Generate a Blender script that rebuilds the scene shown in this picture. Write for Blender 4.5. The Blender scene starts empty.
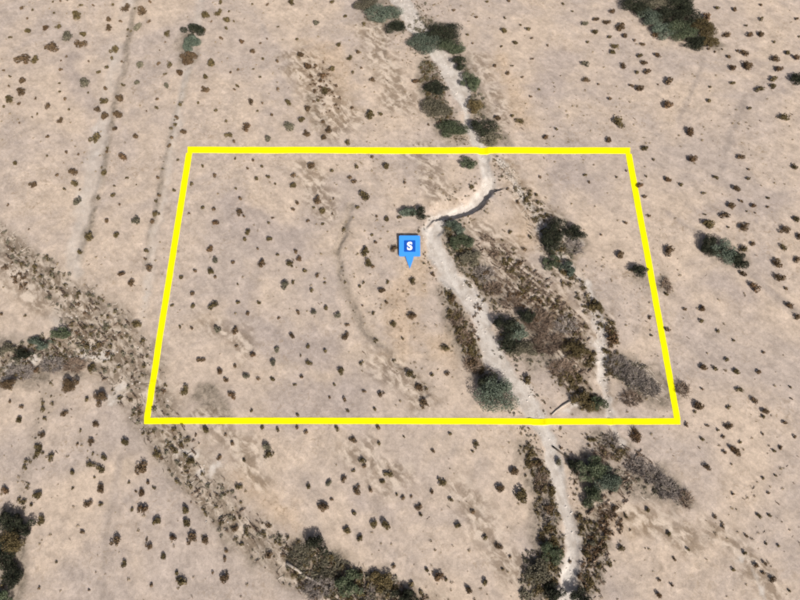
import bpy, math, random
import numpy as np
from mathutils import Vector, Matrix

R = math.radians
random.seed(7)
RNG = np.random.default_rng(7)
scene = bpy.context.scene
COL = scene.collection

# ------------------------------------------------------------------ camera
CAM_H = 250.0
F_PX = 693.0                      # focal length in pixels of the 800 px wide photograph
PITCH = math.atan2(1410.0, F_PX)  # below the horizon
cam_d = bpy.data.cameras.new('camera')
cam_d.sensor_width = 36.0
cam_d.lens = 36.0 * F_PX / 800.0
cam_d.clip_start = 1.0
cam_d.clip_end = 40000.0
cam = bpy.data.objects.new('camera', cam_d)
cam.location = (0, 0, CAM_H)
cam.rotation_euler = (math.pi / 2 - PITCH, 0, 0)
COL.objects.link(cam)
scene.camera = cam

# ------------------------------------------------------------------ sky and sun
SUN_EL = R(39)
SUN_X, SUN_Y = 0.42, -0.91        # horizontal direction towards the sun (south-south-east)
SUN_AZ = math.atan2(SUN_X, SUN_Y) # clockwise from +Y
world = bpy.data.worlds.new('World')
scene.world = world
world.use_nodes = True
wn = world.node_tree.nodes
sky = wn.new('ShaderNodeTexSky')
sky.sky_type = 'NISHITA'
sky.sun_disc = False
sky.sun_elevation = SUN_EL
sky.sun_rotation = SUN_AZ
sky.air_density = 0.8
sky.dust_density = 5.0      # dusty desert air, a pale sky
sky.ozone_density = 0.4
bg = wn['Background']
bg.inputs['Strength'].default_value = 0.07
world.node_tree.links.new(sky.outputs[0], bg.inputs['Color'])

sun_d = bpy.data.lights.new('sun', 'SUN')
sun_d.energy = 4.9
sun_d.angle = R(0.55)
sun_d.color = (1.0, 0.945, 0.87)
sun = bpy.data.objects.new('sun', sun_d)
sdir = Vector((math.sin(SUN_AZ) * math.cos(SUN_EL), math.cos(SUN_AZ) * math.cos(SUN_EL), math.sin(SUN_EL)))
sun.rotation_euler = sdir.to_track_quat('Z', 'Y').to_euler()
sun.location = (60, -60, 300)
COL.objects.link(sun)

scene.view_settings.view_transform = 'Standard'
scene.view_settings.look = 'None'
scene.view_settings.gamma = 1.0
scene.view_settings.exposure = 0.05
scene.render.engine = 'CYCLES'
scene.cycles.filter_width = 2.2   # the photograph is soft at pixel level
scene.cycles.max_bounces = 4

# ------------------------------------------------------------------ helpers
SP, CP = math.sin(PITCH), math.cos(PITCH)

def ground_at(px, py, z0=0.0):
    u = (np.asarray(px, float) - 400.0) / F_PX
    v = (np.asarray(py, float) - 300.0) / F_PX
    t = (CAM_H - z0) / (SP + v * CP)
    return t * u, t * (CP - v * SP)

def mpp(py):
    return CAM_H / (SP + (py - 300.0) / F_PX * CP) / F_PX

def _hash(ix, iy, seed):
    h = (ix.astype(np.int64) * 374761393 + iy.astype(np.int64) * 668265263 + seed * 1442695041) & 0xffffffff
    h = ((h ^ (h >> 13)) * 1274126177) & 0xffffffff
    return ((h ^ (h >> 16)) & 0xffff) / 65535.0

def vnoise(x, y, seed):
    ix, iy = np.floor(x), np.floor(y)
    fx, fy = x - ix, y - iy
    fx = fx * fx * (3 - 2 * fx); fy = fy * fy * (3 - 2 * fy)
    a = _hash(ix, iy, seed); b = _hash(ix + 1, iy, seed)
    c = _hash(ix, iy + 1, seed); d = _hash(ix + 1, iy + 1, seed)
    return (a + (b - a) * fx) * (1 - fy) + (c + (d - c) * fx) * fy

def fbm(x, y, wl, octv, seed):
    s = 0; amp = 1.0; tot = 0
    for k in range(octv):
        s = s + amp * (vnoise(x / wl + 17.3 * k, y / wl - 9.1 * k, seed + k) - 0.5)
        tot += amp; amp *= 0.5; wl *= 0.5
    return s / tot * 2.0     # about -1..1

def sstep(a, b, x):
    t = np.clip((x - a) / (b - a), 0, 1)
    return t * t * (3 - 2 * t)

class Path:
    """a polyline given in photo pixels with half widths in pixels, laid out on the ground in metres"""
    def __init__(self, pts):
        p = np.array(pts, float)
        x, y = ground_at(p[:, 0], p[:, 1])
        w = p[:, 2] * np.array([mpp(v) for v in p[:, 1]])
        self.x, self.y, self.w = x, y, w
    def dist(self, X, Y, reach=14.0):
        """signed-ish distance minus half width (metres); large when far"""
        out = np.full(X.shape, 99.0)
        for i in range(len(self.x) - 1):
            x0, y0, x1, y1 = self.x[i], self.y[i], self.x[i + 1], self.y[i + 1]
            m = max(self.w[i], self.w[i + 1]) + reach
            sel = (X > min(x0, x1) - m) & (X < max(x0, x1) + m) & (Y > min(y0, y1) - m) & (Y < max(y0, y1) + m)
            if not sel.any():
                continue
            xs, ys = X[sel], Y[sel]
            dx, dy = x1 - x0, y1 - y0
            t = np.clip(((xs - x0) * dx + (ys - y0) * dy) / (dx * dx + dy * dy), 0, 1)
            d = np.hypot(xs - x0 - t * dx, ys - y0 - t * dy) - (self.w[i] + t * (self.w[i + 1] - self.w[i]))
            out[sel] = np.minimum(out[sel], d)
        return out
    def sample(self, n, spread=1.0):
        seg = np.hypot(np.diff(self.x), np.diff(self.y)) * (self.w[1:] + self.w[:-1])
        k = RNG.choice(len(seg), n, p=seg / seg.sum())
        t = RNG.random(n)
        x = self.x[k] + t * (self.x[k + 1] - self.x[k]); y = self.y[k] + t * (self.y[k + 1] - self.y[k])
        w = (self.w[k] + t * (self.w[k + 1] - self.w[k])) * spread
        a = RNG.random(n) * 2 * np.pi; r = np.sqrt(RNG.random(n)) * w
        return x + r * np.cos(a), y + r * np.sin(a)

# ------------------------------------------------------------------ the lie of the land
MAIN = Path([(388, -30, 9), (401, 0, 9), (415, 25, 9), (430, 45, 7), (445, 62, 8), (456, 82, 10), (462, 100, 8), (468, 122, 6),
             (476, 142, 6), (484, 158, 7), (488, 178, 6), (485, 193, 8), (470, 206, 8), (455, 211, 8), (441, 221, 8),
             (431, 236, 8), (437, 255, 10), (449, 275, 11), (466, 292, 12), (480, 312, 10), (486, 335, 9), (492, 355, 10),
             (507, 375, 9), (522, 396, 9), (532, 412, 9), (546, 436, 8), (556, 460, 7), (564, 490, 6), (569, 515, 7),
             (573, 540, 8), (573, 562, 8), (568, 585, 8), (562, 615, 8)])
SPUR = Path([(432, 235, 4), (424, 228, 3), (432, 218, 4), (445, 212, 4)])
SCOUR = Path([(446, 215.5, 0.8), (456, 215.5, 2.2), (466, 213, 2.6), (477, 207, 3.0), (485, 200, 2.8), (491, 191, 1.0)])
SECOND = Path([(500, 160, 2), (508, 172, 2.5), (530, 205, 3), (541, 228, 4), (552, 252, 4), (572, 268, 4), (587, 285, 4), (595, 305, 4), (599, 330, 5),
               (602, 355, 5.5), (604, 378, 6), (606, 400, 3), (612, 425, 4), (622, 450, 3)])
BRAID = Path([(-30, 212, 13), (0, 238, 14), (35, 266, 15), (75, 302, 21), (105, 335, 33), (135, 372, 31), (155, 412, 24), (185, 465, 20), (215, 502, 20),
              (250, 535, 20), (290, 562, 22), (340, 585, 25), (400, 605, 26), (470, 640, 20)])
BRANCH = Path([(-30, 378, 22), (0, 368, 22), (35, 357, 22), (75, 345, 20), (110, 338, 16)])
SIDE = Path([(50, 385, 10), (42, 420, 8), (30, 460, 7), (20, 500, 8), (8, 545, 10), (0, 600, 12)])
RILL = Path([(350, 205, 2.0), (345, 228, 2.2), (338, 250, 1.8), (342, 275, 2.2), (347, 296, 2.4), (356, 318, 2.6), (370, 336, 2.6),
             (386, 346, 2.2), (397, 362, 2.4), (414, 375, 2.4), (426, 392, 3.0)])
TRACK_A = Path([(136, -30, 8), (129, 0, 8), (122, 30, 8), (109, 90, 9), (99, 135, 9), (88, 190, 10), (78, 240, 10), (68, 285, 10), (58, 330, 9)])
TRACK_B = Path([(203, -20, 5), (196, 30, 5), (186, 75, 5), (173, 140, 5), (162, 205, 5), (152, 255, 5), (145, 300, 5), (138, 345, 4)])
TRACK_A_EDGE = Path([(137, 0, 1.8), (126, 60, 1.8), (109, 142, 2.2), (98, 195, 2.4), (91, 225, 3.0), (80, 262, 2.2)])
TRACK_B_EDGE = Path([(190, 70, 2.0), (170, 140, 1.6), (157, 205, 2.0), (150, 250, 1.4), (146, 268, 1.4)])
TRACK_C = Path([(120, 460, 2.5), (112, 500, 2.5), (104, 560, 2.5), (99, 620, 2.5)])
TRACK_D = Path([(745, 95, 2.5), (734, 130, 3), (722, 170, 2.5)])
TRACK_E = Path([(668, 213, 2), (685, 226, 2.5), (703, 238, 2), (750, 275, 3), (805, 318, 3)])
TRACK_F = Path([(706, 60, 1.5), (690, 95, 1.5), (676, 125, 1.5)])
RIDGE = Path([(378, 30, 1.2), (388, 60, 1.4), (400, 82, 1.2)])
# brush-grown ground (litter) along the washes
LITTER = [Path(p) for p in (
    [(425, 62, 6), (432, 90, 9), (442, 118, 10), (455, 138, 8)],
    [(462, 60, 6), (474, 92, 6), (484, 122, 9), (500, 140, 8)],
    [(412, 20, 10), (440, 40, 16)], [(375, 0, 18), (388, 22, 12)],
    [(450, 222, 7), (458, 245, 12), (472, 270, 13), (492, 296, 12)],
    [(446, 295, 7), (458, 320, 9), (470, 350, 9), (484, 380, 7)],
    [(520, 300, 10), (530, 325, 20), (545, 350, 22)],
    [(552, 225, 10), (568, 240, 14), (560, 262, 12)],
    [(575, 345, 14), (590, 362, 8)], [(585, 400, 12), (596, 402, 8)],
    [(618, 365, 12), (640, 380, 18), (668, 395, 12)],
    [(525, 450, 8), (542, 480, 10), (550, 520, 12), (548, 560, 14), (538, 595, 14)],
    [(590, 465, 10), (612, 480, 12), (655, 482, 14), (682, 500, 8)],
    [(598, 505, 8), (590, 540, 8)], [(660, 275, 4), (664, 288, 4)], [(642, 274, 7), (648, 282, 6)],
    [(636, -5, 12), (660, 12, 18), (690, 30, 16), (716, 46, 6)],
    [(190, 36, 6), (188, 58, 6)], [(712, 246, 8), (738, 258, 8)],
    [(8, 520, 12), (8, 600, 14)], [(205, 395, 10), (222, 412, 7)], [(300, 555, 18), (345, 585, 20)],
    [(490, 250, 4), (510, 275, 5), (540, 300, 6), (570, 325, 6)], [(560, 370, 10), (575, 385, 10)], [(600, 440, 8), (620, 455, 10)], [(585, 520, 8), (600, 560, 10), (590, 590, 8)],
    [(-5, 360, 22), (35, 362, 22), (70, 362, 16)], [(0, 242, 8), (35, 268, 9), (70, 300, 10), (100, 340, 12)], [(130, 385, 12), (160, 430, 9), (200, 490, 9), (250, 540, 10), (290, 565, 12)],
    [(310, 100, 6), (322, 125, 5)], [(30, 262, 7), (55, 290, 7), (66, 300, 6)], [(40, 355, 12), (62, 370, 10)])]
STREAKY = [Path(p) for p in (
    [(480, 225, 10), (505, 260, 22), (540, 295, 24), (570, 335, 20), (580, 390, 14)], [(500, 158, 6), (520, 190, 14), (545, 225, 16), (565, 268, 16), (592, 310, 14), (606, 385, 12)], [(600, 505, 12), (650, 520, 16), (690, 545, 14)],
    [(715, 530, 12), (745, 560, 14), (775, 600, 14)], [(300, 60, 18), (335, 120, 26)], [(205, 420, 14), (240, 450, 16), (260, 480, 12)], [(455, 480, 8), (485, 530, 16), (515, 570, 14)],
    [(480, 60, 8), (505, 120, 12)], [(420, 150, 12), (440, 190, 14)], [(205, 320, 10), (245, 345, 14)], [(360, 450, 16), (390, 480, 18)], [(380, 360, 18), (420, 400, 14)], [(370, 30, 14), (400, 100, 18)],
    [(5, 265, 14), (40, 300, 16)], [(310, 170, 14), (330, 215, 14)])]
WARM = [Path(p) for p in (
    [(505, 165, 8), (530, 200, 14), (525, 240, 16)], [(500, 60, 10), (520, 120, 14)], [(470, 315, 8), (440, 350, 18)],
    [(560, 300, 14), (570, 320, 12)], [(320, 60, 30), (330, 110, 30)], [(240, 480, 14), (290, 520, 16)],
    [(590, 520, 14), (640, 520, 16)], [(420, 250, 18), (400, 300, 20), (405, 350, 16)])]
GREY = [Path(p) for p in (
    [(225, 200, 18), (260, 230, 24), (300, 250, 16)], [(230, 330, 14), (320, 350, 26)], [(560, 60, 22), (545, 90, 16)],
    [(560, 170, 20), (590, 185, 18)], [(720, 285, 16), (750, 300, 16)], [(70, 60, 14), (100, 130, 12)], [(240, 310, 14), (250, 290, 10)],
    [(290, 405, 30), (340, 400, 26)], [(770, 200, 12), (700, 215, 10)], [(360, 500, 12), (390, 520, 10)], [(560, 140, 8), (545, 95, 8)])]
WHITE = [Path(p) for p in (
    [(568, 560, 6), (566, 598, 7)], [(598, 340, 3), (601, 372, 4)], 
    [(8, 372, 4), (24, 362, 5), (46, 356, 3)], [(90, 352, 5), (104, 356, 5)], [(118, 388, 4), (114, 398, 4)], [(540, 230, 3), (548, 244, 3)],
    [(203, 473, 4), (216, 466, 6)], [(568, 236, 4), (578, 241, 3)],
    [(740, 556, 2), (752, 575, 2), (762, 596, 2)], [(566, 408, 2), (574, 402, 2)], [(695, 34, 4), (699, 36, 3)],
    [(426, 232, 2), (436, 224, 3)], [(180, 450, 3), (196, 452, 6)], [(560, 232, 2), (542, 226, 2)])]

def land(X, Y, full=False):
    """height of the ground, and its soil masks when full"""
    wx = X + 1.6 * fbm(X, Y, 9.0, 3, 11); wy = Y + 1.6 * fbm(X, Y, 9.0, 3, 29)
    dm = np.minimum(MAIN.dist(wx, wy) + 1.5 * fbm(X, Y, 22.0, 2, 19), SPUR.dist(wx, wy)); ds = SECOND.dist(wx, wy)
    db = BRAID.dist(wx, wy); dr = RILL.dist(wx, wy); dbr = BRANCH.dist(wx, wy)
    near = np.exp(-((X / 420.0) ** 2 + ((Y - 150) / 420.0) ** 2))
    h = 0.55 * fbm(X, Y, 55.0, 3, 3) + 0.14 * fbm(X, Y, 6.0, 3, 5) * near
    h = h + (1 - near) * 6.0 * fbm(X, Y, 700.0, 3, 91)
    # the deep bend of the main wash, with a cut bank on its outer side
    h = h - 0.75 * (1 - sstep(-1.6, 0.35, dm))
    dc = SCOUR.dist(X, Y) + 0.7 * fbm(X, Y, 3.5, 2, 23); south = SCOUR.dist(X - 0.35, Y + 1.0) < SCOUR.dist(X, Y)
    h = h - 2.3 * np.where(south, 1 - sstep(-0.5, 0.25, dc), 1 - sstep(-0.5, 8.0, dc))
    h = h - 0.45 * (1 - sstep(-1.2, 0.6, ds))
    h = h - 0.55 * (1 - sstep(-0.9, 0.9, dr))
    rough = 1 - sstep(-4, 3, np.minimum(db, dbr))
    bars = fbm((X * 0.72 + Y * 0.70), (Y * 0.72 - X * 0.70) * 0.28, 3.2, 3, 41)
    h = h + rough * (0.42 * bars - 0.35)
    ta = TRACK_A.dist(wx, wy, 6); tb = TRACK_B.dist(wx, wy, 6)
    h = h - 0.16 * (1 - sstep(-1.5, 0.5, np.minimum(ta, tb)))
    ee = np.minimum(TRACK_A_EDGE.dist(wx, wy, 6), TRACK_B_EDGE.dist(wx, wy, 6))
    h = h + 0.25 * (1 - sstep(-0.6, 1.2, ee))
    h = h + 0.3 * (1 - sstep(-0.4, 1.0, RIDGE.dist(wx, wy, 6)))
    if not full:
        return h
    n1 = fbm(X, Y, 5.0, 4, 61); n2 = fbm(X, Y, 2.4, 3, 71)
    sand = 1 - sstep(-1.0, 0.8, dm + 1.0 * n2 + 1.2 * n1)
    sand = np.maximum(sand, 0.9 * (1 - sstep(-1.2, 0.8, ds + 2.4 * n1 + 1.2 * n2)))
    sand = np.maximum(sand, 0.9 * (1 - sstep(1.0, 4.5, SCOUR.dist(X, Y) + n1)) * (SCOUR.dist(X - 0.35, Y + 1.0) > SCOUR.dist(X, Y)))
    tt = np.minimum(ta, tb)
    tr = 0.8 * (1 - sstep(-3.0, 1.2, tt + 2.0 * n1)) * (1 - 0.9 * rough) * (0.6 + 0.6 * fbm(X, Y, 14.0, 2, 77))
    tc = np.minimum(TRACK_C.dist(wx, wy, 6), np.minimum(TRACK_D.dist(wx, wy, 6), TRACK_E.dist(wx, wy, 6)))
    tc = np.minimum(tc, TRACK_F.dist(wx, wy, 6))
    lit = 0.85 * (1 - sstep(-5.5, 3.5, np.minimum(db, dbr) + 4 * n1))
    lit = np.maximum(lit, 0.9 * (1 - sstep(-1.4, 2.8, dr + 1.2 * n2 + 1.0 * n1)))
    lit = np.maximum(lit, 0.85 * (1 - sstep(-0.6, 1.6, ee + 0.9 * n2)))
    lit = np.maximum(lit, 0.5 * (1 - sstep(-0.6, 0.8, RIDGE.dist(wx, wy, 6) + 0.6 * n2)))
    lit = np.maximum(lit, 0.35 * (1 - sstep(-1.0, 1.5, TRACK_C.dist(wx, wy, 6) + 1.0 * n2)))
    sd = SIDE.dist(wx, wy)
    lit = np.maximum(lit, 0.42 * (1 - sstep(-3, 1.5, sd + 2.5 * n1)))
    for p in LITTER:
        lit = np.maximum(lit, 0.92 * (1 - sstep(-1.0, 4.0, p.dist(wx, wy) + 3.6 * n1)))
    braid = (1 - sstep(-6, 3, np.minimum(db, dbr) + 4 * n1)) * np.clip(0.8 + 0.7 * n1, 0, 1)
    for p in STREAKY:
        braid = np.maximum(braid, 0.9 * (1 - sstep(-5, 4, p.dist(wx, wy) + 5 * n1)))
    grey = 0.6 * (1 - sstep(-1.6, 1.6, tc + 1.0 * n2))
    lit = np.maximum(lit, 0.34 * (1 - sstep(-1.4, 1.4, tc + 1.6 * n2)))
    for p in GREY:
        grey = np.maximum(grey, 0.75 * (1 - sstep(-7, 3, p.dist(wx, wy) + 4 * n1)))
    warm = 0 * X
    for p in WARM:
        warm = np.maximum(warm, 0.8 * (1 - sstep(-7, 4, p.dist(wx, wy) + 5 * n1)))
    white = 0 * X
    for p in WHITE:
        white = np.maximum(white, 0.8 * (1 - sstep(-1.4, 1.2, p.dist(wx, wy) + 3.4 * n2)))
    sand = np.maximum(sand, tr)
    lit = lit * np.clip(0.97 + 0.9 * n2 + 0.5 * fbm(X, Y, 10.0, 2, 67), 0, 1)
    lit = lit * (1 - 0.9 * sand) * (1 - 0.6 * white)
    return h, dict(sand=sand, litter=lit, braid=braid, grey=grey, warm=warm, white=white, dm=dm, ds=ds, db=np.minimum(db, dbr), ta=ta, tb=tb)

def hz(x, y):
    a = np.array([[x]], float); b = np.array([[y]], float)
    return float(land(a, b)[0, 0])

# ------------------------------------------------------------------ materials
def nodes_of(name):
    m = bpy.data.materials.new(name); m.use_nodes = True
    nt = m.node_tree
    return m, nt, nt.nodes, nt.links, nt.nodes['Principled BSDF']

class NT:
    def __init__(s, nt): s.nt, s.n, s.l = nt, nt.nodes, nt.links
    def noise(s, vec, scale, detail=4, rough=0.55, dist=0.0):
        t = s.n.new('ShaderNodeTexNoise'); t.inputs['Scale'].default_value = scale
        t.inputs['Detail'].default_value = detail; t.inputs['Roughness'].default_value = rough
        t.inputs['Distortion'].default_value = dist
        s.l.new(vec, t.inputs['Vector']); return t.outputs['Fac']
    def mapr(s, v, a, b, c, d):
        t = s.n.new('ShaderNodeMapRange'); s.l.new(v, t.inputs[0])
        for i, k in enumerate((a, b, c, d)): t.inputs[i + 1].default_value = k
        return t.outputs[0]
    def math(s, op, a, b):
        t = s.n.new('ShaderNodeMath'); t.operation = op
        for i, k in enumerate((a, b)):
            if isinstance(k, (int, float)): t.inputs[i].default_value = k
            else: s.l.new(k, t.inputs[i])
        return t.outputs[0]
    def mix(s, fac, a, b, mode='MIX'):
        t = s.n.new('ShaderNodeMix'); t.data_type = 'RGBA'; t.blend_type = mode
        if isinstance(fac, (int, float)): t.inputs[0].default_value = fac
        else: s.l.new(fac, t.inputs[0])
        for i, k in ((6, a), (7, b)):
            if isinstance(k, tuple): t.inputs[i].default_value = (*k, 1)
            else: s.l.new(k, t.inputs[i])
        return t.outputs[2]
    def grey(s, v):
        t = s.n.new('ShaderNodeCombineColor')
        for i in range(3): s.l.new(v, t.inputs[i])
        return t.outputs[0]
    def mapping(s, vec, rot, scale):
        r = s.n.new('ShaderNodeMapping'); r.inputs['Rotation'].default_value = (0, 0, rot); s.l.new(vec, r.inputs['Vector'])
        t = s.n.new('ShaderNodeMapping'); t.inputs['Scale'].default_value = scale; s.l.new(r.outputs[0], t.inputs['Vector'])
        return t.outputs[0]
    def attr(s, name):
        t = s.n.new('ShaderNodeAttribute'); t.attribute_name = name
        sp = s.n.new('ShaderNodeSeparateColor'); s.l.new(t.outputs['Color'], sp.inputs[0])
        return sp.outputs
    def coord(s):
        t = s.n.new('ShaderNodeTexCoord'); return t.outputs['Object']

def ground_material():
    m, nt, n, l, bs = nodes_of('desert_soil')
    g = NT(nt); p = g.coord()
    a = g.attr('soil_a'); b = g.attr('soil_b')
    sand, litter, braid = a[0], a[1], a[2]
    grey, warm, white = b[0], b[1], b[2]
    big = g.mapr(g.noise(p, 0.024, 6, 0.62, 0.6), 0.40, 0.60, 0, 1)
    col = g.mix(big, (0.512, 0.420, 0.342), (0.425, 0.360, 0.318))
    col = g.mix(grey, col, (0.378, 0.322, 0.295))
    col = g.mix(g.math('MULTIPLY', warm, 0.75), col, (0.500, 0.380, 0.268))
    # flow streaks running down the slope, mottling, pebbles
    flow = g.mapping(p, R(47), (0.22, 0.75, 1))
    st = g.noise(flow, 0.6, 5, 0.62, 0.8)
    col = g.mix(1.0, col, g.grey(g.mapr(st, 0.3, 0.7, 0.90, 1.10)), 'MULTIPLY')
    mo = g.noise(p, 0.16, 6, 0.62)
    col = g.mix(1.0, col, g.grey(g.mapr(mo, 0.3, 0.7, 0.80, 1.16)), 'MULTIPLY')
    md = g.noise(p, 0.62, 5, 0.65, 0.6)
    col = g.mix(1.0, col, g.grey(g.mapr(md, 0.28, 0.72, 0.80, 1.16)), 'MULTIPLY')
    gr = g.mapr(g.noise(p, 0.45, 4, 0.6, 1.2), 0.54, 0.68, 0, 0.75)     # dry grass flecks
    patch = g.mapr(g.noise(p, 0.035, 3, 0.5), 0.46, 0.66, 0.06, 0.8)
    patch = g.math('MAXIMUM', patch, g.math('MULTIPLY', warm, 1.3))
    col = g.mix(g.math('MULTIPLY', gr, patch), col, (0.23, 0.165, 0.10))
    pale = g.mapr(g.noise(p, 0.33, 5, 0.65, 1.0), 0.60, 0.75, 0, 0.55)
    col = g.mix(g.math('MULTIPLY', pale, patch), col, (0.60, 0.50, 0.41))
    # wash sand
    sn = g.noise(p, 0.35, 5, 0.6)
    sn2 = g.noise(g.mapping(p, R(70), (0.35, 1, 1)), 0.30, 5, 0.66, 0.5)
    sn = g.math('ADD', g.math('MULTIPLY', sn, 0.45), g.math('MULTIPLY', sn2, 0.55))
    sc = g.mix(g.mapr(sn, 0.38, 0.60, 0, 1), (0.39, 0.345, 0.305), (0.59, 0.55, 0.51))
    # brush litter
    ln = g.noise(p, 0.55, 5, 0.7, 0.8)
    lc = g.mix(g.mapr(ln, 0.34, 0.66, 0, 1), (0.105, 0.088, 0.066), (0.35, 0.295, 0.24))
    col = g.mix(litter, col, lc)
    # braided bed: crossing bars of pale silt and dark debris
    wv = n.new('ShaderNodeTexNoise'); wv.inputs['Scale'].default_value = 0.11; wv.inputs['Detail'].default_value = 3
    l.new(p, wv.inputs['Vector'])
    wa = n.new('ShaderNodeVectorMath'); wa.operation = 'MULTIPLY_ADD'; l.new(wv.outputs['Color'], wa.inputs[0])
    wa.inputs[1].default_value = (6, 6, 0); l.new(p, wa.inputs[2])
    pw = wa.outputs[0]
    s1 = g.noise(g.mapping(pw, R(48), (0.42, 1.0, 1)), 0.40, 4, 0.62, 0.15)
    s2 = g.noise(g.mapping(pw, R(-40), (0.5, 1.0, 1)), 0.42, 4, 0.62, 0.15)
    sx = g.math('ADD', g.math('MULTIPLY', s1, 0.72), g.math('MULTIPLY', s2, 0.28))
    bc = g.mix(g.mapr(sx, 0.45, 0.58, 0, 1), (0.17, 0.125, 0.084), (0.60, 0.515, 0.43))
    col = g.mix(g.math('MULTIPLY', braid, 0.76), col, bc)
    col = g.mix(sand, col, sc)
    col = g.mix(g.math('MULTIPLY', white, g.mapr(sn, 0.35, 0.6, 0.45, 1.0)), col, (0.60, 0.56, 0.52))
    fn = g.noise(p, 2.4, 5, 0.7)
    col = g.mix(1.0, col, g.grey(g.mapr(fn, 0.3, 0.7, 0.84, 1.13)), 'MULTIPLY')
    l.new(col, bs.inputs['Base Color'])
    bs.inputs['Roughness'].default_value = 0.95
    bs.inputs['Specular IOR Level'].default_value = 0.15
    bump = n.new('ShaderNodeBump'); bump.inputs['Strength'].default_value = 0.55; bump.inputs['Distance'].default_value = 0.35
    hsum = g.math('ADD', g.math('MULTIPLY', md, 0.6), g.math('MULTIPLY', fn, 0.35))
    l.new(hsum, bump.inputs['Height']); l.new(bump.outputs[0], bs.inputs['Normal'])
    return m

def leaf_material(name, c1, c2, scale=1.2):
    m, nt, n, l, bs = nodes_of(name)
    g = NT(nt); p = g.coord()
    f = g.mapr(g.noise(p, scale, 3, 0.6), 0.32, 0.68, 0, 1)
    col = g.mix(f, c1, c2)
    oi = n.new('ShaderNodeObjectInfo')
    col = g.mix(1.0, col, g.grey(g.mapr(oi.outputs['Random'], 0, 1, 0.78, 1.25)), 'MULTIPLY')
    l.new(col, bs.inputs['Base Color'])
    bs.inputs['Roughness'].default_value = 0.8
    bs.inputs['Specular IOR Level'].default_value = 0.2
    return m

def plain_material(name, c1, c2, scale=2.0, rough=0.85, spec=0.2):
    m, nt, n, l, bs = nodes_of(name)
    g = NT(nt)
    f = g.mapr(g.noise(g.coord(), scale, 4, 0.6), 0.3, 0.7, 0, 1)
    l.new(g.mix(f, c1, c2), bs.inputs['Base Color'])
    bs.inputs['Roughness'].default_value = rough
    bs.inputs['Specular IOR Level'].default_value = spec
    return m

M = dict(
    soil=ground_material(),
    olive=leaf_material('olive_leaves', (0.070, 0.053, 0.024), (0.170, 0.130, 0.062)),
    brown=leaf_material('brown_twigs', (0.072, 0.047, 0.026), (0.175, 0.118, 0.068)),
    rust=leaf_material('rusty_twigs', (0.085, 0.052, 0.028), (0.185, 0.116, 0.064)),
    grey=leaf_material('grey_green_leaves', (0.10, 0.092, 0.062), (0.20, 0.18, 0.13)),
    green=leaf_material('dusty_green_leaves', (0.050, 0.068, 0.036), (0.135, 0.155, 0.095), 0.5),
    dark=leaf_material('shaded_dark_green_leaves', (0.012, 0.015, 0.009), (0.050, 0.055, 0.034), 0.5),  # dark green foliage with the crowns' deep shade put into its colour
    blue=leaf_material('blue_green_leaves', (0.055, 0.075, 0.055), (0.165, 0.195, 0.150), 0.45),
    dead=leaf_material('dead_grey_twigs', (0.15, 0.125, 0.11), (0.34, 0.30, 0.275), 0.8),
    deadbrown=leaf_material('dead_brown_twigs', (0.13, 0.09, 0.065), (0.28, 0.21, 0.16), 0.8),
    straw=leaf_material('straw_grass', (0.24, 0.185, 0.11), (0.40, 0.32, 0.21)),
    bark=plain_material('grey_brown_bark', (0.10, 0.08, 0.06), (0.20, 0.165, 0.13), 3),
    drift=plain_material('bleached_wood', (0.34, 0.29, 0.24), (0.56, 0.50, 0.44), 1.5),
    stone=plain_material('pale_stone', (0.50, 0.46, 0.42), (0.70, 0.66, 0.62), 0.8),
    yellow=plain_material('yellow_boundary_paint', (0.86, 0.80, 0.0), (0.90, 0.84, 0.0), 0.3, 0.7, 0.1),
    pin_blue=plain_material('light_blue_enamel', (0.045, 0.27, 0.78), (0.05, 0.29, 0.80), 0.5, 0.6, 0.1),
    pin_dark=plain_material('dark_blue_enamel', (0.006, 0.075, 0.42), (0.008, 0.085, 0.44), 0.5, 0.6, 0.1),
    pin_white=plain_material('white_enamel', (0.80, 0.80, 0.80), (0.84, 0.84, 0.84), 0.5, 0.6, 0.1),
)

# ------------------------------------------------------------------ object helpers
def tag(o, label, cat, group=None, kind=None):
    o['label'] = label
    if cat: o['category'] = cat
    if group: o['group'] = group
    if kind: o['kind'] = kind
    return o

def mesh_from(name, verts, faces, mat, smooth=False):
    me = bpy.data.meshes.new(name)
    me.from_pydata([tuple(v) for v in verts], [], faces)
    me.materials.append(mat)
    if smooth:
        me.polygons.foreach_set('use_smooth', [True] * len(me.polygons))
    me.update()
    return me

def quads_mesh(name, V, mat):
    """V: (n,4,3) array of quads"""
    n = len(V)
    me = bpy.data.meshes.new(name)
    me.vertices.add(n * 4); me.vertices.foreach_set('co', V.reshape(-1).astype(np.float32))
    me.loops.add(n * 4); me.loops.foreach_set('vertex_index', np.arange(n * 4, dtype=np.int32))
    me.polygons.add(n); me.polygons.foreach_set('loop_start', np.arange(0, n * 4, 4, dtype=np.int32))
    me.update(calc_edges=True); me.validate()
    me.materials.append(mat)
    return me

def link(name, me, parent=None, loc=(0, 0, 0)):
    o = bpy.data.objects.new(name, me); COL.objects.link(o); o.location = loc
    if parent: o.parent = parent
    return o

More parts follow.
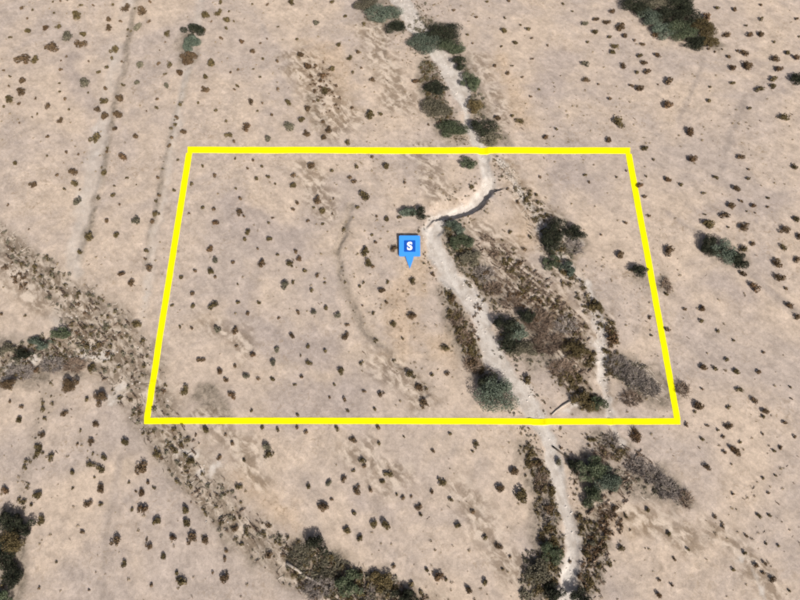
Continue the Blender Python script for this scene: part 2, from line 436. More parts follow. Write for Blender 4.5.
def leaf_quads(C, size, out=None, rng=RNG):
    """irregular leaf clumps: quads at centres C, size per centre, tilted about the outward direction"""
    n = len(C)
    nrm = rng.normal(size=(n, 3))
    if out is not None: nrm = nrm * 0.75 + out
    nrm /= np.linalg.norm(nrm, axis=1)[:, None] + 1e-9
    a = np.cross(nrm, rng.normal(size=(n, 3))); a /= np.linalg.norm(a, axis=1)[:, None] + 1e-9
    b = np.cross(nrm, a)
    s = np.asarray(size).reshape(-1, 1) * rng.uniform(0.6, 1.35, (n, 1))
    k = rng.uniform(0.35, 0.75, (n, 1))
    j = lambda: rng.uniform(0.7, 1.2, (n, 1))
    return np.stack([C - a * s * j(), C - b * s * k * j() , C + a * s * j(), C + b * s * k * j()], 1)

def stick_quads(P0, P1, r0, r1):
    """three-sided tapered sticks as quads: arrays (n,3)"""
    d = P1 - P0; d /= np.linalg.norm(d, axis=1)[:, None] + 1e-9
    ref = np.where(np.abs(d[:, 2:3]) > 0.9, np.array([[1.0, 0, 0]]), np.array([[0, 0, 1.0]]))
    a = np.cross(d, ref); a /= np.linalg.norm(a, axis=1)[:, None] + 1e-9
    b = np.cross(d, a)
    q = []
    r0 = np.asarray(r0).reshape(-1, 1); r1 = np.asarray(r1).reshape(-1, 1)
    for k in range(3):
        t0, t1 = 2 * math.pi * k / 3, 2 * math.pi * (k + 1) / 3
        e0 = a * math.cos(t0) + b * math.sin(t0); e1 = a * math.cos(t1) + b * math.sin(t1)
        q.append(np.stack([P0 + e0 * r0, P0 + e1 * r0, P1 + e1 * r1, P1 + e0 * r1], 1))
    return np.concatenate(q)

# ------------------------------------------------------------------ ground sheet, cut into ground, washes and tracks
STEP = 0.55
def axis(lo, hi):
    core = np.arange(lo, hi + STEP * 0.5, STEP)
    grow = np.cumsum(STEP * 1.32 ** np.arange(1, 31))
    return np.concatenate([core[0] - grow[::-1], core, core[-1] + grow])
gx, gy = axis(-222.0, 222.0), axis(4.0, 304.0)
GX, GY = np.meshgrid(gx, gy)
GZ, mask = land(GX, GY, True)
def nearest_height(x, y):
    """height of the built sheet (bilinear)"""
    i = np.clip(np.searchsorted(gx, x) - 1, 0, len(gx) - 2); j = np.clip(np.searchsorted(gy, y) - 1, 0, len(gy) - 2)
    fx = (x - gx[i]) / (gx[i + 1] - gx[i]); fy = (y - gy[j]) / (gy[j + 1] - gy[j])
    return (GZ[j, i] * (1 - fx) * (1 - fy) + GZ[j, i + 1] * fx * (1 - fy) + GZ[j + 1, i] * (1 - fx) * fy + GZ[j + 1, i + 1] * fx * fy)

nxv, nyv = len(gx), len(gy)
idx = np.arange(nxv * nyv).reshape(nyv, nxv)
quads = np.stack([idx[:-1, :-1], idx[:-1, 1:], idx[1:, 1:], idx[1:, :-1]], -1).reshape(-1, 4)
fc = lambda a: ((a[:-1, :-1] + a[1:, 1:]) * 0.5).reshape(-1)
kind = np.zeros(len(quads), int)
kind[fc(mask['ta']) < 0] = 4
kind[fc(mask['tb']) < 0] = 5
kind[fc(mask['db']) < -1.0] = 3
kind[fc(mask['ds']) < 0] = 2
kind[fc(mask['dm']) < 0] = 1
co = np.stack([GX, GY, GZ], -1).reshape(-1, 3)
# normals of the whole sheet so that the cuts do not show
dzy, dzx = np.gradient(GZ, gy, gx)
nor = np.stack([-dzx, -dzy, np.ones_like(GZ)], -1).reshape(-1, 3)
nor /= np.linalg.norm(nor, axis=1)[:, None]
sa = np.stack([mask['sand'], mask['litter'], mask['braid'], np.ones_like(GZ)], -1).reshape(-1, 4)
sb = np.stack([mask['grey'], mask['warm'], mask['white'], np.ones_like(GZ)], -1).reshape(-1, 4)

def sheet(name, sel, label):
    q = quads[sel]
    used, inv = np.unique(q.reshape(-1), return_inverse=True)
    me = bpy.data.meshes.new(name)
    me.vertices.add(len(used)); me.vertices.foreach_set('co', co[used].reshape(-1).astype(np.float32))
    me.loops.add(len(q) * 4); me.loops.foreach_set('vertex_index', inv.astype(np.int32).reshape(-1))
    me.polygons.add(len(q)); me.polygons.foreach_set('loop_start', np.arange(0, len(q) * 4, 4, dtype=np.int32))
    me.update(calc_edges=True)
    me.polygons.foreach_set('use_smooth', np.ones(len(q), bool))
    for nm, dat in (('soil_a', sa), ('soil_b', sb)):
        at = me.attributes.new(nm, 'FLOAT_COLOR', 'POINT')
        at.data.foreach_set('color', np.clip(dat[used], 0, 1).reshape(-1).astype(np.float32))
    me.normals_split_custom_set_from_vertices(nor[used])
    me.materials.append(M['soil'])
    o = link(name, me)
    return tag(o, label, None, kind='structure')

sheet('ground', kind == 0, 'pale pinkish beige desert floor of bare sandy soil')
sheet('dry_wash', kind == 1, 'pale grey sandy wash winding from the top edge to the bottom edge')
sheet('side_wash', kind == 2, 'narrow broken pale wash in the right half of the yellow outline')
sheet('braided_wash', kind == 3, 'streaky grey braided wash crossing the lower left of the view')
sheet('dirt_track', kind == 4, 'faint pale dirt track at upper left, the one nearer the left edge')
sheet('dirt_track', kind == 5, 'faint pale dirt track meeting the left side of the yellow outline')

def bed(x, y):
    return float(nearest_height(np.array([x]), np.array([y]))[0])

# ------------------------------------------------------------------ yellow boundary, four strips lying on the ground
def strip(name, pa, pb, hw_px, parent, trim=(0, 0), horiz=True):
    """pixel end points on the centre line; hw_px half width on the photo"""
    n = 260
    t = np.linspace(0, 1, n)
    px = pa[0] + (pb[0] - pa[0]) * t; py = pa[1] + (pb[1] - pa[1]) * t
    rows = []
    for k in (-1, -0.5, 0, 0.5, 1):
        if horiz: x, y = ground_at(px, py - k * hw_px)
        else: x, y = ground_at(px + k * hw_px, py)
        rows.append((x, y))
    hs = np.max([nearest_height(x, y) for x, y in rows], axis=0) + 0.07
    ker = np.ones(5) / 5
    hs = np.maximum(hs, np.convolve(np.pad(hs, 2, 'edge'), ker, 'valid'))
    V, Fc = [], []
    for i in range(n):
        (xa, ya), (xb, yb) = (rows[0][0][i], rows[0][1][i]), (rows[4][0][i], rows[4][1][i])
        lo = min(nearest_height(np.array([xa, xb]), np.array([ya, yb]))) - 0.15
        V += [(xa, ya, hs[i]), (xb, yb, hs[i]), (xb, yb, lo), (xa, ya, lo)]
    for i in range(n - 1):
        a, b = i * 4, i * 4 + 4
        for k in range(4):
            k2 = (k + 1) % 4
            Fc.append((a + k, b + k, b + k2, a + k2))
    Fc += [(0, 1, 2, 3), ((n - 1) * 4 + 3, (n - 1) * 4 + 2, (n - 1) * 4 + 1, (n - 1) * 4)]
    me = mesh_from(name, V, Fc, M['yellow'])
    return link(name, me, parent)

bnd = bpy.data.objects.new('boundary_line', None); COL.objects.link(bnd)
tag(bnd, 'bright yellow four-sided boundary line laid out on the desert ground', 'boundary line')
TL, TR, BR, BL = (190, 150.4), (628, 150.6), (677.5, 421.5), (146.5, 420.8)
HW = 3.15
strip('boundary_strip', (TL[0] - 2.2, TL[1]), (TR[0] + 2.2, TR[1]), HW, bnd)
strip('boundary_strip', (BL[0] - 2.6, BL[1]), (BR[0] + 2.6, BR[1]), HW, bnd)
strip('boundary_strip', (TL[0] - 0.5, TL[1] + HW), (BL[0] + 0.5, BL[1] - HW), HW, bnd, horiz=False)
strip('boundary_strip', (TR[0] + 0.6, TR[1] + HW), (BR[0] - 0.6, BR[1] - HW), HW, bnd, horiz=False)

# ------------------------------------------------------------------ blue pin sign
tipx, tipy = ground_at(409.8, 268.5)
pin = bpy.data.objects.new('map_pin_sign', None); COL.objects.link(pin)
S = mpp(256)                                   # metres per pixel there
LEAN = R(81)
pin.location = (tipx, tipy, bed(tipx, tipy))
pin.rotation_euler = (-(LEAN) + 0.0, 0, 0)      # leans back to face the sky to the south
tag(pin, 'blue square pin sign with a white letter S, its point on the ground', 'sign')

def prism(name, outline, y0, y1, mat, parent, bev=0.0):
    n = len(outline)
    V = [(x, y0, z) for x, z in outline] + [(x, y1, z) for x, z in outline]
    Fc = [tuple(range(n)), tuple(range(2 * n - 1, n - 1, -1))] + [(i, i + n, (i + 1) % n + n, (i + 1) % n) for i in range(n)]
    return link(name, mesh_from(name, V, Fc, mat), parent)

def rounded(x0, x1, z0, z1, r, k=4):
    pts = []
    for cx, cz, a0 in ((x1 - r, z0 + r, -90), (x1 - r, z1 - r, 0), (x0 + r, z1 - r, 90), (x0 + r, z0 + r, 180)):
        for i in range(k + 1):
            a = R(a0 + 90 * i / k); pts.append((cx + r * math.cos(a), cz + r * math.sin(a)))
    return pts
def z_of(py):
    # length along the leaning panel that reaches up to the height it has in the photograph
    lo_, hi_ = 0.0, 60.0
    for _ in range(40):
        L = (lo_ + hi_) / 2
        y = tipy + L * math.sin(LEAN); z = pin.location.z + L * math.cos(LEAN) - CAM_H
        p_ = 300 + F_PX * (-y * SP - z * CP) / (y * CP - z * SP)
        if p_ > py: lo_ = L
        else: hi_ = L
    return L
top, bot = z_of(235.8), z_of(256.4)
out = [(0.0, 0.0), (0.45 * S, z_of(267.5)), (3.2 * S, z_of(260)), (4.2 * S, bot + 0.3 * S), (5.2 * S, bot)]
rr = rounded(-10.6 * S, 10.6 * S, bot, top, 0.9 * S)
out += rr[:15] + rr[15:] + [(-5.2 * S, bot), (-4.2 * S, bot + 0.3 * S), (-3.2 * S, z_of(260)), (-0.45 * S, z_of(267.5))]
prism('pin_panel', out, -0.25, 0.25, M['pin_blue'], pin)
prism('letter_panel', rounded(-5.7 * S, 5.7 * S, z_of(252), z_of(240.6), 0.5 * S), -0.33, -0.252, M['pin_dark'], pin)
fc_ = bpy.data.curves.new('letter', 'FONT'); fc_.body = 'S'; fc_.size = 11.5 * S; fc_.align_x = 'CENTER'; fc_.align_y = 'CENTER'
fc_.offset = 0.42 * S; fc_.extrude = 0.04
tmp = bpy.data.objects.new('letter_curve', fc_); COL.objects.link(tmp)
bpy.context.view_layer.update()
lm = bpy.data.meshes.new_from_object(tmp.evaluated_get(bpy.context.evaluated_depsgraph_get()))
bpy.data.objects.remove(tmp)
zs = [v.co.y for v in lm.vertices]; xs_ = [v.co.x for v in lm.vertices]
cy, cx = (max(zs) + min(zs)) / 2, (max(xs_) + min(xs_)) / 2
for v in lm.vertices:
    x, y, z = v.co; v.co = (x - cx, -0.375 - z, y - cy + z_of(246.3))
lm.materials.clear(); lm.materials.append(M['pin_white'])
link('letter', lm, pin)
# easel leg behind the leaning panel, in the pin's own frame
def leg_mesh():
    inv = (Matrix.Translation(pin.location) @ Matrix.Rotation(-LEAN, 4, 'X')).inverted()
    head = Vector((0, 0.3, (top + bot) / 2))
    hw_ = Matrix.Translation(pin.location) @ Matrix.Rotation(-LEAN, 4, 'X') @ head
    fx, fy = hw_.x, hw_.y + 0.6
    foot = inv @ Vector((fx, fy, bed(fx, fy) - 0.2))
    q = stick_quads(np.array([head]), np.array([foot]), [0.22], [0.22])
    return quads_mesh('support_leg', q, M['pin_blue'])
link('support_leg', leg_mesh(), pin)

# ------------------------------------------------------------------ plants
def crown_quads(rx, ry, h, nlobe, nleaf, leaf, rng, base=0.18, spread=0.85, lobe=(0.20, 0.46)):
    """leaf clumps on several lobes, open between them; returns quads and lobe centres"""
    out = []; cents = []
    for k in range(nlobe):
        a = rng.uniform(0, 2 * math.pi); rad = math.sqrt(rng.random()) * spread if k else 0.0
        lr = rng.uniform(*lobe)
        c = np.array([rad * rx * math.cos(a), rad * ry * math.sin(a), h * (rng.uniform(0.50, 0.80) - 0.18 * rad)])
        rl = np.array([lr * rx, lr * ry, lr * h * 0.95])
        cents.append(c)
        n = max(8, int(nleaf * (lr / 0.41) ** 2 / nlobe))
        d = rng.normal(size=(n, 3)); d /= np.linalg.norm(d, axis=1)[:, None]
        rr_ = rng.uniform(0.45, 1.05, (n, 1)) ** 0.6
        p = c + d * rr_ * rl
        keep = p[:, 2] > base * h * rng.random(n)
        out.append(leaf_quads(p[keep], np.full(keep.sum(), leaf), d[keep], rng))
    return np.concatenate(out), cents

def trunk_quads(cents, h, r, rng):
    P0, P1, A, B = [], [], [], []
    stem = np.array([0, 0, h * 0.22])
    P0.append(np.array([0, 0, -0.35])); P1.append(stem); A.append(r * 1.3); B.append(r)
    for c in cents:
        mid = stem * 0.5 + c * 0.5 + rng.normal(size=3) * 0.06 * h
        P0 += [stem * 0.9, mid]; P1 += [mid, c]; A += [r * 0.8, r * 0.5]; B += [r * 0.5, r * 0.15]
        for _ in range(3):
            e = c + rng.normal(size=3) * np.array([0.12, 0.12, 0.1]) * h
            P0.append(mid); P1.append(e); A.append(r * 0.3); B.append(r * 0.08)
    return stick_quads(np.array(P0), np.array(P1), A, B)

def dead_quads(rx, ry, h, n, rng):
    a = rng.uniform(0, 2 * math.pi, n); q = np.sqrt(rng.random(n))
    root = np.stack([rx * 0.65 * q * np.cos(a), ry * 0.65 * q * np.sin(a), np.full(n, -0.2)], 1)
    a2 = a + rng.normal(size=n) * 0.9; ln = rng.uniform(0.25, 0.6, n)
    tip = root + np.stack([rx * ln * np.cos(a2), ry * ln * np.sin(a2), h * rng.uniform(0.35, 1.0, n)], 1)
    mid = root * 0.45 + tip * 0.55 + rng.normal(size=(n, 3)) * np.array([rx, ry, h * 0.5]) * 0.06
    mid[:, 2] = np.maximum(mid[:, 2], 0.1)
    out = [stick_quads(root, mid, np.full(n, 0.11), np.full(n, 0.08)), stick_quads(mid, tip, np.full(n, 0.08), np.full(n, 0.03))]
    for _ in range(3):
        e = mid + rng.normal(size=(n, 3)) * np.array([rx, ry, h]) * 0.2
        e[:, 2] = np.maximum(e[:, 2], 0.15)
        out.append(stick_quads(mid, e, np.full(n, 0.06), np.full(n, 0.025)))
    return np.concatenate(out)

def plant_spot(px, py, h):
    x, y = ground_at(px, py, 0.5 * h)
    return float(x), float(y)

def tree(px, py, rx, ry, h, mat, label, group=None, dens=1.0, name='desert_tree'):
    rng = np.random.default_rng(int(px * 7 + py * 131) + 5)
    x, y = plant_spot(px, py, h)
    s = mpp(py) * (1.3 if group in (G_TOP, G_GROVE) else 1.14); wx, wy = rx * s, ry * s * 1.12
    root = bpy.data.objects.new(name, None); COL.objects.link(root)
    root.location = (x, y, bed(x, y)); root.rotation_euler = (0, 0, 0)
    nl = int(np.clip(7 + wx * wy * 0.35, 8, 24))
    nleaf = int(np.clip(240 * wx * wy * dens, 500, 12000))
    cq, cents = crown_quads(wx, wy, h, nl, nleaf, 0.24, rng)
    link('crown', quads_mesh('crown', cq, M[mat]), root)
    link('trunk', quads_mesh('trunk', trunk_quads(cents, h, 0.10 + 0.03 * wx, rng), M['bark']), root)
    tag(root, label, 'tree', group)
    return root

def dead_shrub(px, py, rx, ry, h, mat, label, group=None):
    rng = np.random.default_rng(int(px * 11 + py * 17))
    x, y = plant_spot(px, py, h)
    s = mpp(py); wx, wy = rx * s, ry * s * 1.1
    root = bpy.data.objects.new('dead_thicket', None); COL.objects.link(root)
    root.location = (x, y, bed(x, y))
    n = int(np.clip(wx * wy * 5.5, 60, 260))
    link('branches', quads_mesh('branches', dead_quads(wx, wy, h, n, rng), M[mat]), root)
    k = int(np.clip(wx * wy * 14, 80, 600))
    cq, _ = crown_quads(wx * 0.95, wy * 0.95, h * 0.7, 9, k, 0.22, rng, 0.0)
    link('twig_litter', quads_mesh('twig_litter', cq, M[mat]), root)['kind'] = 'stuff'
    tag(root, label, 'shrub', group)
    return root

G_TOP = 'trees along the sandy wash above the outline'
G_GROVE = 'trees of the dark grove at the top edge'
G_LEFT = 'trees of the grove on the left edge'
G_BOT = 'trees of the thicket at the bottom edge'
G_IN = 'trees beside the wash inside the outline'
G_BR = 'trees on the braided wash'
TREES = [
    (383, 13, 13, 9, 4.5, 'blue', 'grey-green tree left of the wash at the top edge', G_TOP),
    (366, 4, 10, 7, 4.0, 'grey', 'small grey tree touching the top edge left of the wash', G_TOP),
    (396, 28, 9, 6, 3.6, 'dark', 'dark low tree on the left bank below the topmost grey-green tree', G_TOP),
    (427, 42, 14, 9, 4.5, 'blue', 'grey-green tree standing across the wash near the top', G_TOP),
    (444, 33, 14, 10, 5.0, 'dark', 'dark green tree right of the wash near the top', G_TOP),
    (452, 46, 11, 7, 4.0, 'green', 'green tree just below the dark one right of the wash', G_TOP),
    (460, 64, 7, 5, 3.5, 'dark', 'small dark tree at the narrow bend of the upper wash', G_TOP),
    (470, 82, 7, 8, 3.5, 'green', 'small green tree on the right bank of the upper wash', G_TOP),
    (436, 89, 9, 6, 3.4, 'dark', 'small dark tree left of the upper wash', G_TOP),
    (436, 108, 12, 8, 4.0, 'grey', 'grey tree left of the wash, above the green one', G_TOP),
    (452, 130, 13, 8, 4.2, 'green', 'bright green tree just above the yellow top side, left of the wash', G_TOP),
    (482, 127, 10, 7, 4.2, 'dark', 'dark tree just above the yellow top side, right of the wash', G_TOP),
    (492, 139, 9, 6, 3.4, 'grey', 'small grey tree against the yellow top side right of the wash', G_TOP),
    (474, 106, 6, 6, 3.0, 'olive', 'tiny olive tree on the right bank above the yellow top side', G_TOP),
    (419, 212, 8, 6, 4.0, 'dark', 'small dark tree with a shadow, above the blue pin', G_IN),
    (408, 212, 7, 5, 3.4, 'blue', 'small blue-green tree left of the dark one above the blue pin', G_IN),
    (470, 164, 9, 6, 3.2, 'green', 'small green tree just below the yellow top side, left of the wash', G_IN),
    (455, 228, 9, 7, 3.6, 'blue', 'blue-green tree at the inside of the sharp wash bend', G_IN),
    (463, 243, 10, 8, 3.8, 'green', 'green tree on the right bank below the sharp wash bend', G_IN),
    (470, 258, 10, 7, 3.2, 'grey', 'grey-green low tree on the right bank, third below the wash bend', G_IN),
    (554, 229, 12, 10, 6.0, 'dark', 'large black-green tree in the upper right of the outline', G_IN),
    (550, 243, 8, 10, 4.0, 'dark', 'dark tree just under the large black-green one', G_IN),
    (576, 233, 11, 6, 4.2, 'dark', 'dark spreading tree right of the large black-green one', G_IN),
    (552, 262, 9, 6, 3.2, 'green', 'low green tree below the large black-green one', G_IN),
    (566, 269, 8, 6, 3.0, 'blue', 'low blue-green tree at the head of the narrow side wash', G_IN),
    (508, 325, 11, 10, 6.0, 'dark', 'tall black-green tree on the right bank at mid wash', G_IN),
    (519, 333, 12, 8, 5.0, 'blue', 'blue-grey tree beside the tall black-green one at mid wash', G_IN),
    (507, 346, 11, 7, 4.0, 'dark', 'dark low tree below the tall black-green one at mid wash', G_IN),
    (525, 316, 10, 6, 4.5, 'dark', 'dark tree upper right of the blue-grey one at mid wash', G_IN),
    (527, 349, 12, 7, 3.2, 'grey', 'low grey-green tree lower right of the tall black-green one', G_IN),
    (497, 396, 17, 14, 7.0, 'blue', 'large round blue-green tree on the wash bank above the bottom side', G_IN),
    (491, 384, 12, 9, 6.0, 'dark', 'added dark crown standing in for the shadow behind the large round blue-green one', G_IN),  # extra dark crown in place of the round tree's shadow
    (576, 350, 12, 9, 3.4, 'olive', 'olive shrubby tree left of the narrow side wash', G_IN),
    (585, 402, 12, 8, 3.4, 'olive', 'olive-green low tree above the yellow bottom side near the side wash', G_IN),
    (598, 404, 8, 6, 3.0, 'green', 'small green tree beside the olive one at the bottom side', G_IN),
    (597, 307, 7, 7, 3.0, 'olive', 'small dark olive tree on the narrow side wash', G_IN),
    (638, 270, 9, 5, 4.0, 'dark', 'small black-green tree touching the right side of the outline', G_IN),
    (590, 469, 15, 11, 5.5, 'green', 'large green tree right of the wash below the outline', None),
    (605, 480, 15, 11, 5.0, 'blue', 'large blue-green tree overlapping the green one below the outline', None),
    (574, 466, 6, 5, 3.4, 'dark', 'small dark round tree at the wash edge below the outline', None),
    (594, 496, 12, 9, 3.6, 'green', 'low green tree under the pair of large trees below the outline', None),
    (711, 245, 9, 9, 5.0, 'dark', 'dark tree at the upper left of the clump right of the outline', 'clump right of the outline'),
    (725, 252, 12, 10, 4.5, 'blue', 'grey-green tree in the middle of the clump right of the outline', 'clump right of the outline'),
    (739, 260, 9, 8, 4.0, 'dark', 'dark tree at the lower right of the clump right of the outline', 'clump right of the outline'),
    (638, 4, 12, 9, 4.5, 'dark', 'dark tree at the left end of the top-edge grove', G_GROVE),
    (656, 0, 12, 9, 4.5, 'grey', 'grey tree on the top edge in the left part of the grove', G_GROVE),
    (676, 2, 13, 9, 4.8, 'dark', 'dark tree on the top edge in the middle of the grove', G_GROVE),
    (650, 17, 11, 8, 4.5, 'blue', 'blue-green tree on the left flank of the top-edge grove', G_GROVE),
    (667, 17, 11, 9, 4.8, 'dark', 'dark tree at the heart of the top-edge grove', G_GROVE),
    (686, 17, 12, 9, 4.8, 'dark', 'dark tree on the right flank of the top-edge grove', G_GROVE),
    (664, 31, 11, 8, 4.2, 'blue', 'blue-green tree at the lower left of the top-edge grove', G_GROVE),
    (682, 32, 12, 9, 4.5, 'green', 'green tree at the lower middle of the top-edge grove', G_GROVE),
    (703, 30, 10, 9, 4.5, 'olive', 'olive tree at the lower right of the top-edge grove', G_GROVE),
    (695, 43, 11, 6, 3.6, 'dark', 'dark low tree at the bottom tip of the grove', G_GROVE),
    (711, 44, 8, 5, 3.2, 'olive', 'small olive tree at the far right tip of the grove', G_GROVE),
    (193, 31, 10, 7, 4.0, 'dark', 'dark tree at the top of the narrow clump on the second track', 'clump on the second track'),
    (191, 44, 9, 8, 3.4, 'blue', 'grey-green tree in the middle of the clump on the second track', 'clump on the second track'),
    (187, 59, 9, 6, 2.6, 'brown', 'brown tree at the foot of the clump on the second track', 'clump on the second track'),
    (10, 519, 12, 9, 4.5, 'dark', 'dark tree at the top of the left-edge grove', G_LEFT),
    (24, 528, 9, 7, 3.8, 'dark', 'dark small tree at the right shoulder of the left-edge grove', G_LEFT),
    (12, 540, 12, 10, 4.5, 'olive', 'olive tree in the middle of the left-edge grove', G_LEFT),
    (2, 556, 11, 10, 4.5, 'dark', 'dark tree on the left edge below the olive one', G_LEFT),
    (9, 577, 9, 10, 4.2, 'dark', 'dark green tree low in the left-edge grove', G_LEFT),
    (3, 597, 12, 9, 4.0, 'green', 'green tree in the bottom left corner', G_LEFT),
    (316, 546, 9, 9, 5.0, 'dark', 'black-green tree above the thicket at the bottom edge', G_BOT),
    (350, 584, 13, 10, 3.6, 'green', 'dusty green tree low in the bottom-edge thicket', G_BOT),
    (405, 598, 11, 7, 3.8, 'dark', 'dark tree on the bottom edge between thicket and wash', G_BOT),
    (381, 581, 11, 8, 2.8, 'olive', 'olive-brown low tree right of the green one at the bottom', G_BOT),
    (552, 553, 10, 9, 3.4, 'green', 'green tree left of the lower wash', 'trees left of the lower wash'),
    (539, 572, 12, 9, 3.4, 'grey', 'grey tree left of the lower wash near the bottom edge', 'trees left of the lower wash'),
    (553, 590, 11, 8, 3.6, 'dark', 'dark tree on the left bank at the bottom edge', 'trees left of the lower wash'),
    (580, 597, 9, 6, 3.2, 'dark', 'small dark tree on the right bank at the bottom edge', None),
    (60, 334, 11, 5, 3.2, 'green', 'low green tree at the right end of the row on the left wash', G_BR),
    (40, 343, 11, 5, 3.2, 'blue', 'low blue-green tree in the middle of the row on the left wash', G_BR),
    (22, 355, 11, 5, 3.2, 'dark', 'low dark tree at the left end of the row on the left wash', G_BR),
    (6, 350, 9, 6, 3.0, 'grey', 'low grey tree cut by the left edge above the left wash', G_BR),
    (797, 80, 7, 6, 3.6, 'dark', 'dark green tree cut by the right edge near the top', None),
    (9, 384, 8, 6, 3.4, 'brown', 'dark brown bushy tree near the left edge below the left wash', None),
    (71, 384, 8, 7, 3.4, 'brown', 'dark brown bushy tree below the left wash, left of the outline', None),
    (99, 399, 7, 6, 3.2, 'brown', 'dark brown bushy tree just left of the outline corner', None),
]
for t in TREES:
    tree(*t)
DEAD = [
    (300, 556, 15, 10, 2.4, 'grey', 'grey brushy thicket left of the black-green tree at the bottom', 'thickets at the bottom edge'),
    (330, 566, 16, 12, 2.6, 'grey', 'grey brushy thicket below right of the black-green tree at the bottom', 'thickets at the bottom edge'),
    (318, 588, 17, 11, 2.4, 'dead', 'pale grey thicket on the bottom edge beside the long bleached log', 'thickets at the bottom edge'),
    (365, 595, 12, 8, 2.2, 'dead', 'pale grey thicket on the bottom edge right of the dusty green tree', 'thickets at the bottom edge'),
    (510, 302, 11, 8, 2.4, 'deadbrown', 'brown thicket directly above the tall black-green tree at mid wash', 'bare thickets at mid wash'),
    (566, 325, 13, 10, 2.2, 'dead', 'mauve grey thicket between the dark trees and the side wash', 'bare thickets at mid wash'),
    (562, 368, 15, 10, 2.2, 'deadbrown', 'low brown thicket below the pale one, left of the side wash', 'bare thickets at mid wash'),
    (602, 455, 10, 7, 2.2, 'deadbrown', 'brown thicket behind the large green tree below the outline', None),
    (20, 372, 15, 9, 2.2, 'dead', 'mauve grey thicket near the left edge under the row of trees', None),
    (75, 365, 13, 8, 2.0, 'deadbrown', 'brown thicket on the left wash below its right-hand green tree', None),
    (620, 366, 13, 11, 3.2, 'dead', 'grey bare thicket nearest the narrow side wash', 'bare thickets by the lower right corner'),
    (637, 377, 14, 12, 3.4, 'dead', 'grey bare thicket in the middle of those by the lower right corner', 'bare thickets by the lower right corner'),
    (651, 388, 11, 10, 3.0, 'dead', 'grey bare thicket touching the right side by the lower corner', 'bare thickets by the lower right corner'),
    (684, 389, 8, 9, 3.0, 'deadbrown', 'brown bare thicket just outside the lower right corner', 'bare thickets by the lower right corner'),
    (632, 398, 12, 9, 2.4, 'deadbrown', 'low brown bare thicket above the bottom side near its right end', 'bare thickets by the lower right corner'),
    (637, 466, 12, 10, 3.0, 'dead', 'grey bare thicket right of the large blue-green tree', 'bare thickets below the outline'),
    (654, 475, 13, 10, 3.2, 'dead', 'grey bare thicket second right of the large blue-green tree', 'bare thickets below the outline'),
    (670, 490, 13, 11, 3.2, 'dead', 'grey bare thicket third right of the large blue-green tree', 'bare thickets below the outline'),
    (686, 499, 8, 9, 2.8, 'deadbrown', 'brown bare thicket at the right end of the row below the outline', 'bare thickets below the outline'),
    (540, 322, 16, 13, 3.2, 'deadbrown', 'brown bare thicket right of the dark trees at mid wash', 'bare thickets at mid wash'),
    (548, 343, 17, 13, 2.6, 'deadbrown', 'pale brown thicket below the one right of the dark trees', 'bare thickets at mid wash'),
    (484, 272, 11, 9, 2.6, 'dead', 'mauve grey thicket on the right bank above mid wash', 'bare thickets at mid wash'),
    (493, 288, 11, 9, 2.6, 'deadbrown', 'brown thicket on the right bank just above the dark trees', 'bare thickets at mid wash'),
    (575, 246, 11, 9, 2.8, 'dead', 'pale grey thicket right of the large black-green tree', None),
    (456, 318, 9, 9, 2.0, 'deadbrown', 'low brown thicket left of the wash at mid height', 'thickets left of the wash'),
    (464, 336, 9, 9, 2.0, 'deadbrown', 'low brown thicket left of the wash, next below the first', 'thickets left of the wash'),
    (473, 364, 10, 9, 2.4, 'deadbrown', 'low brown thicket just above the large round tree', 'thickets left of the wash'),
    (612, 440, 10, 8, 2.2, 'dead', 'pale thicket just below the yellow bottom side near the side wash', None),
    (636, 435, 6, 8, 2.2, 'rust', 'rusty thicket just below the yellow bottom side', None),
    (52, 365, 13, 9, 2.4, 'dead', 'mauve grey thicket under the row of trees on the left wash', None),
    (667, 285, 6, 8, 1.8, 'deadbrown', 'low brown thicket just outside the right side of the outline', None),
    (542, 482, 8, 12, 2.2, 'deadbrown', 'brown grey thicket along the left bank below the outline', 'thickets on the lower left bank'),
    (548, 512, 8, 12, 2.2, 'dead', 'grey thicket along the left bank further below the outline', 'thickets on the lower left bank'),
]
for t in DEAD:
    dead_shrub(*t)

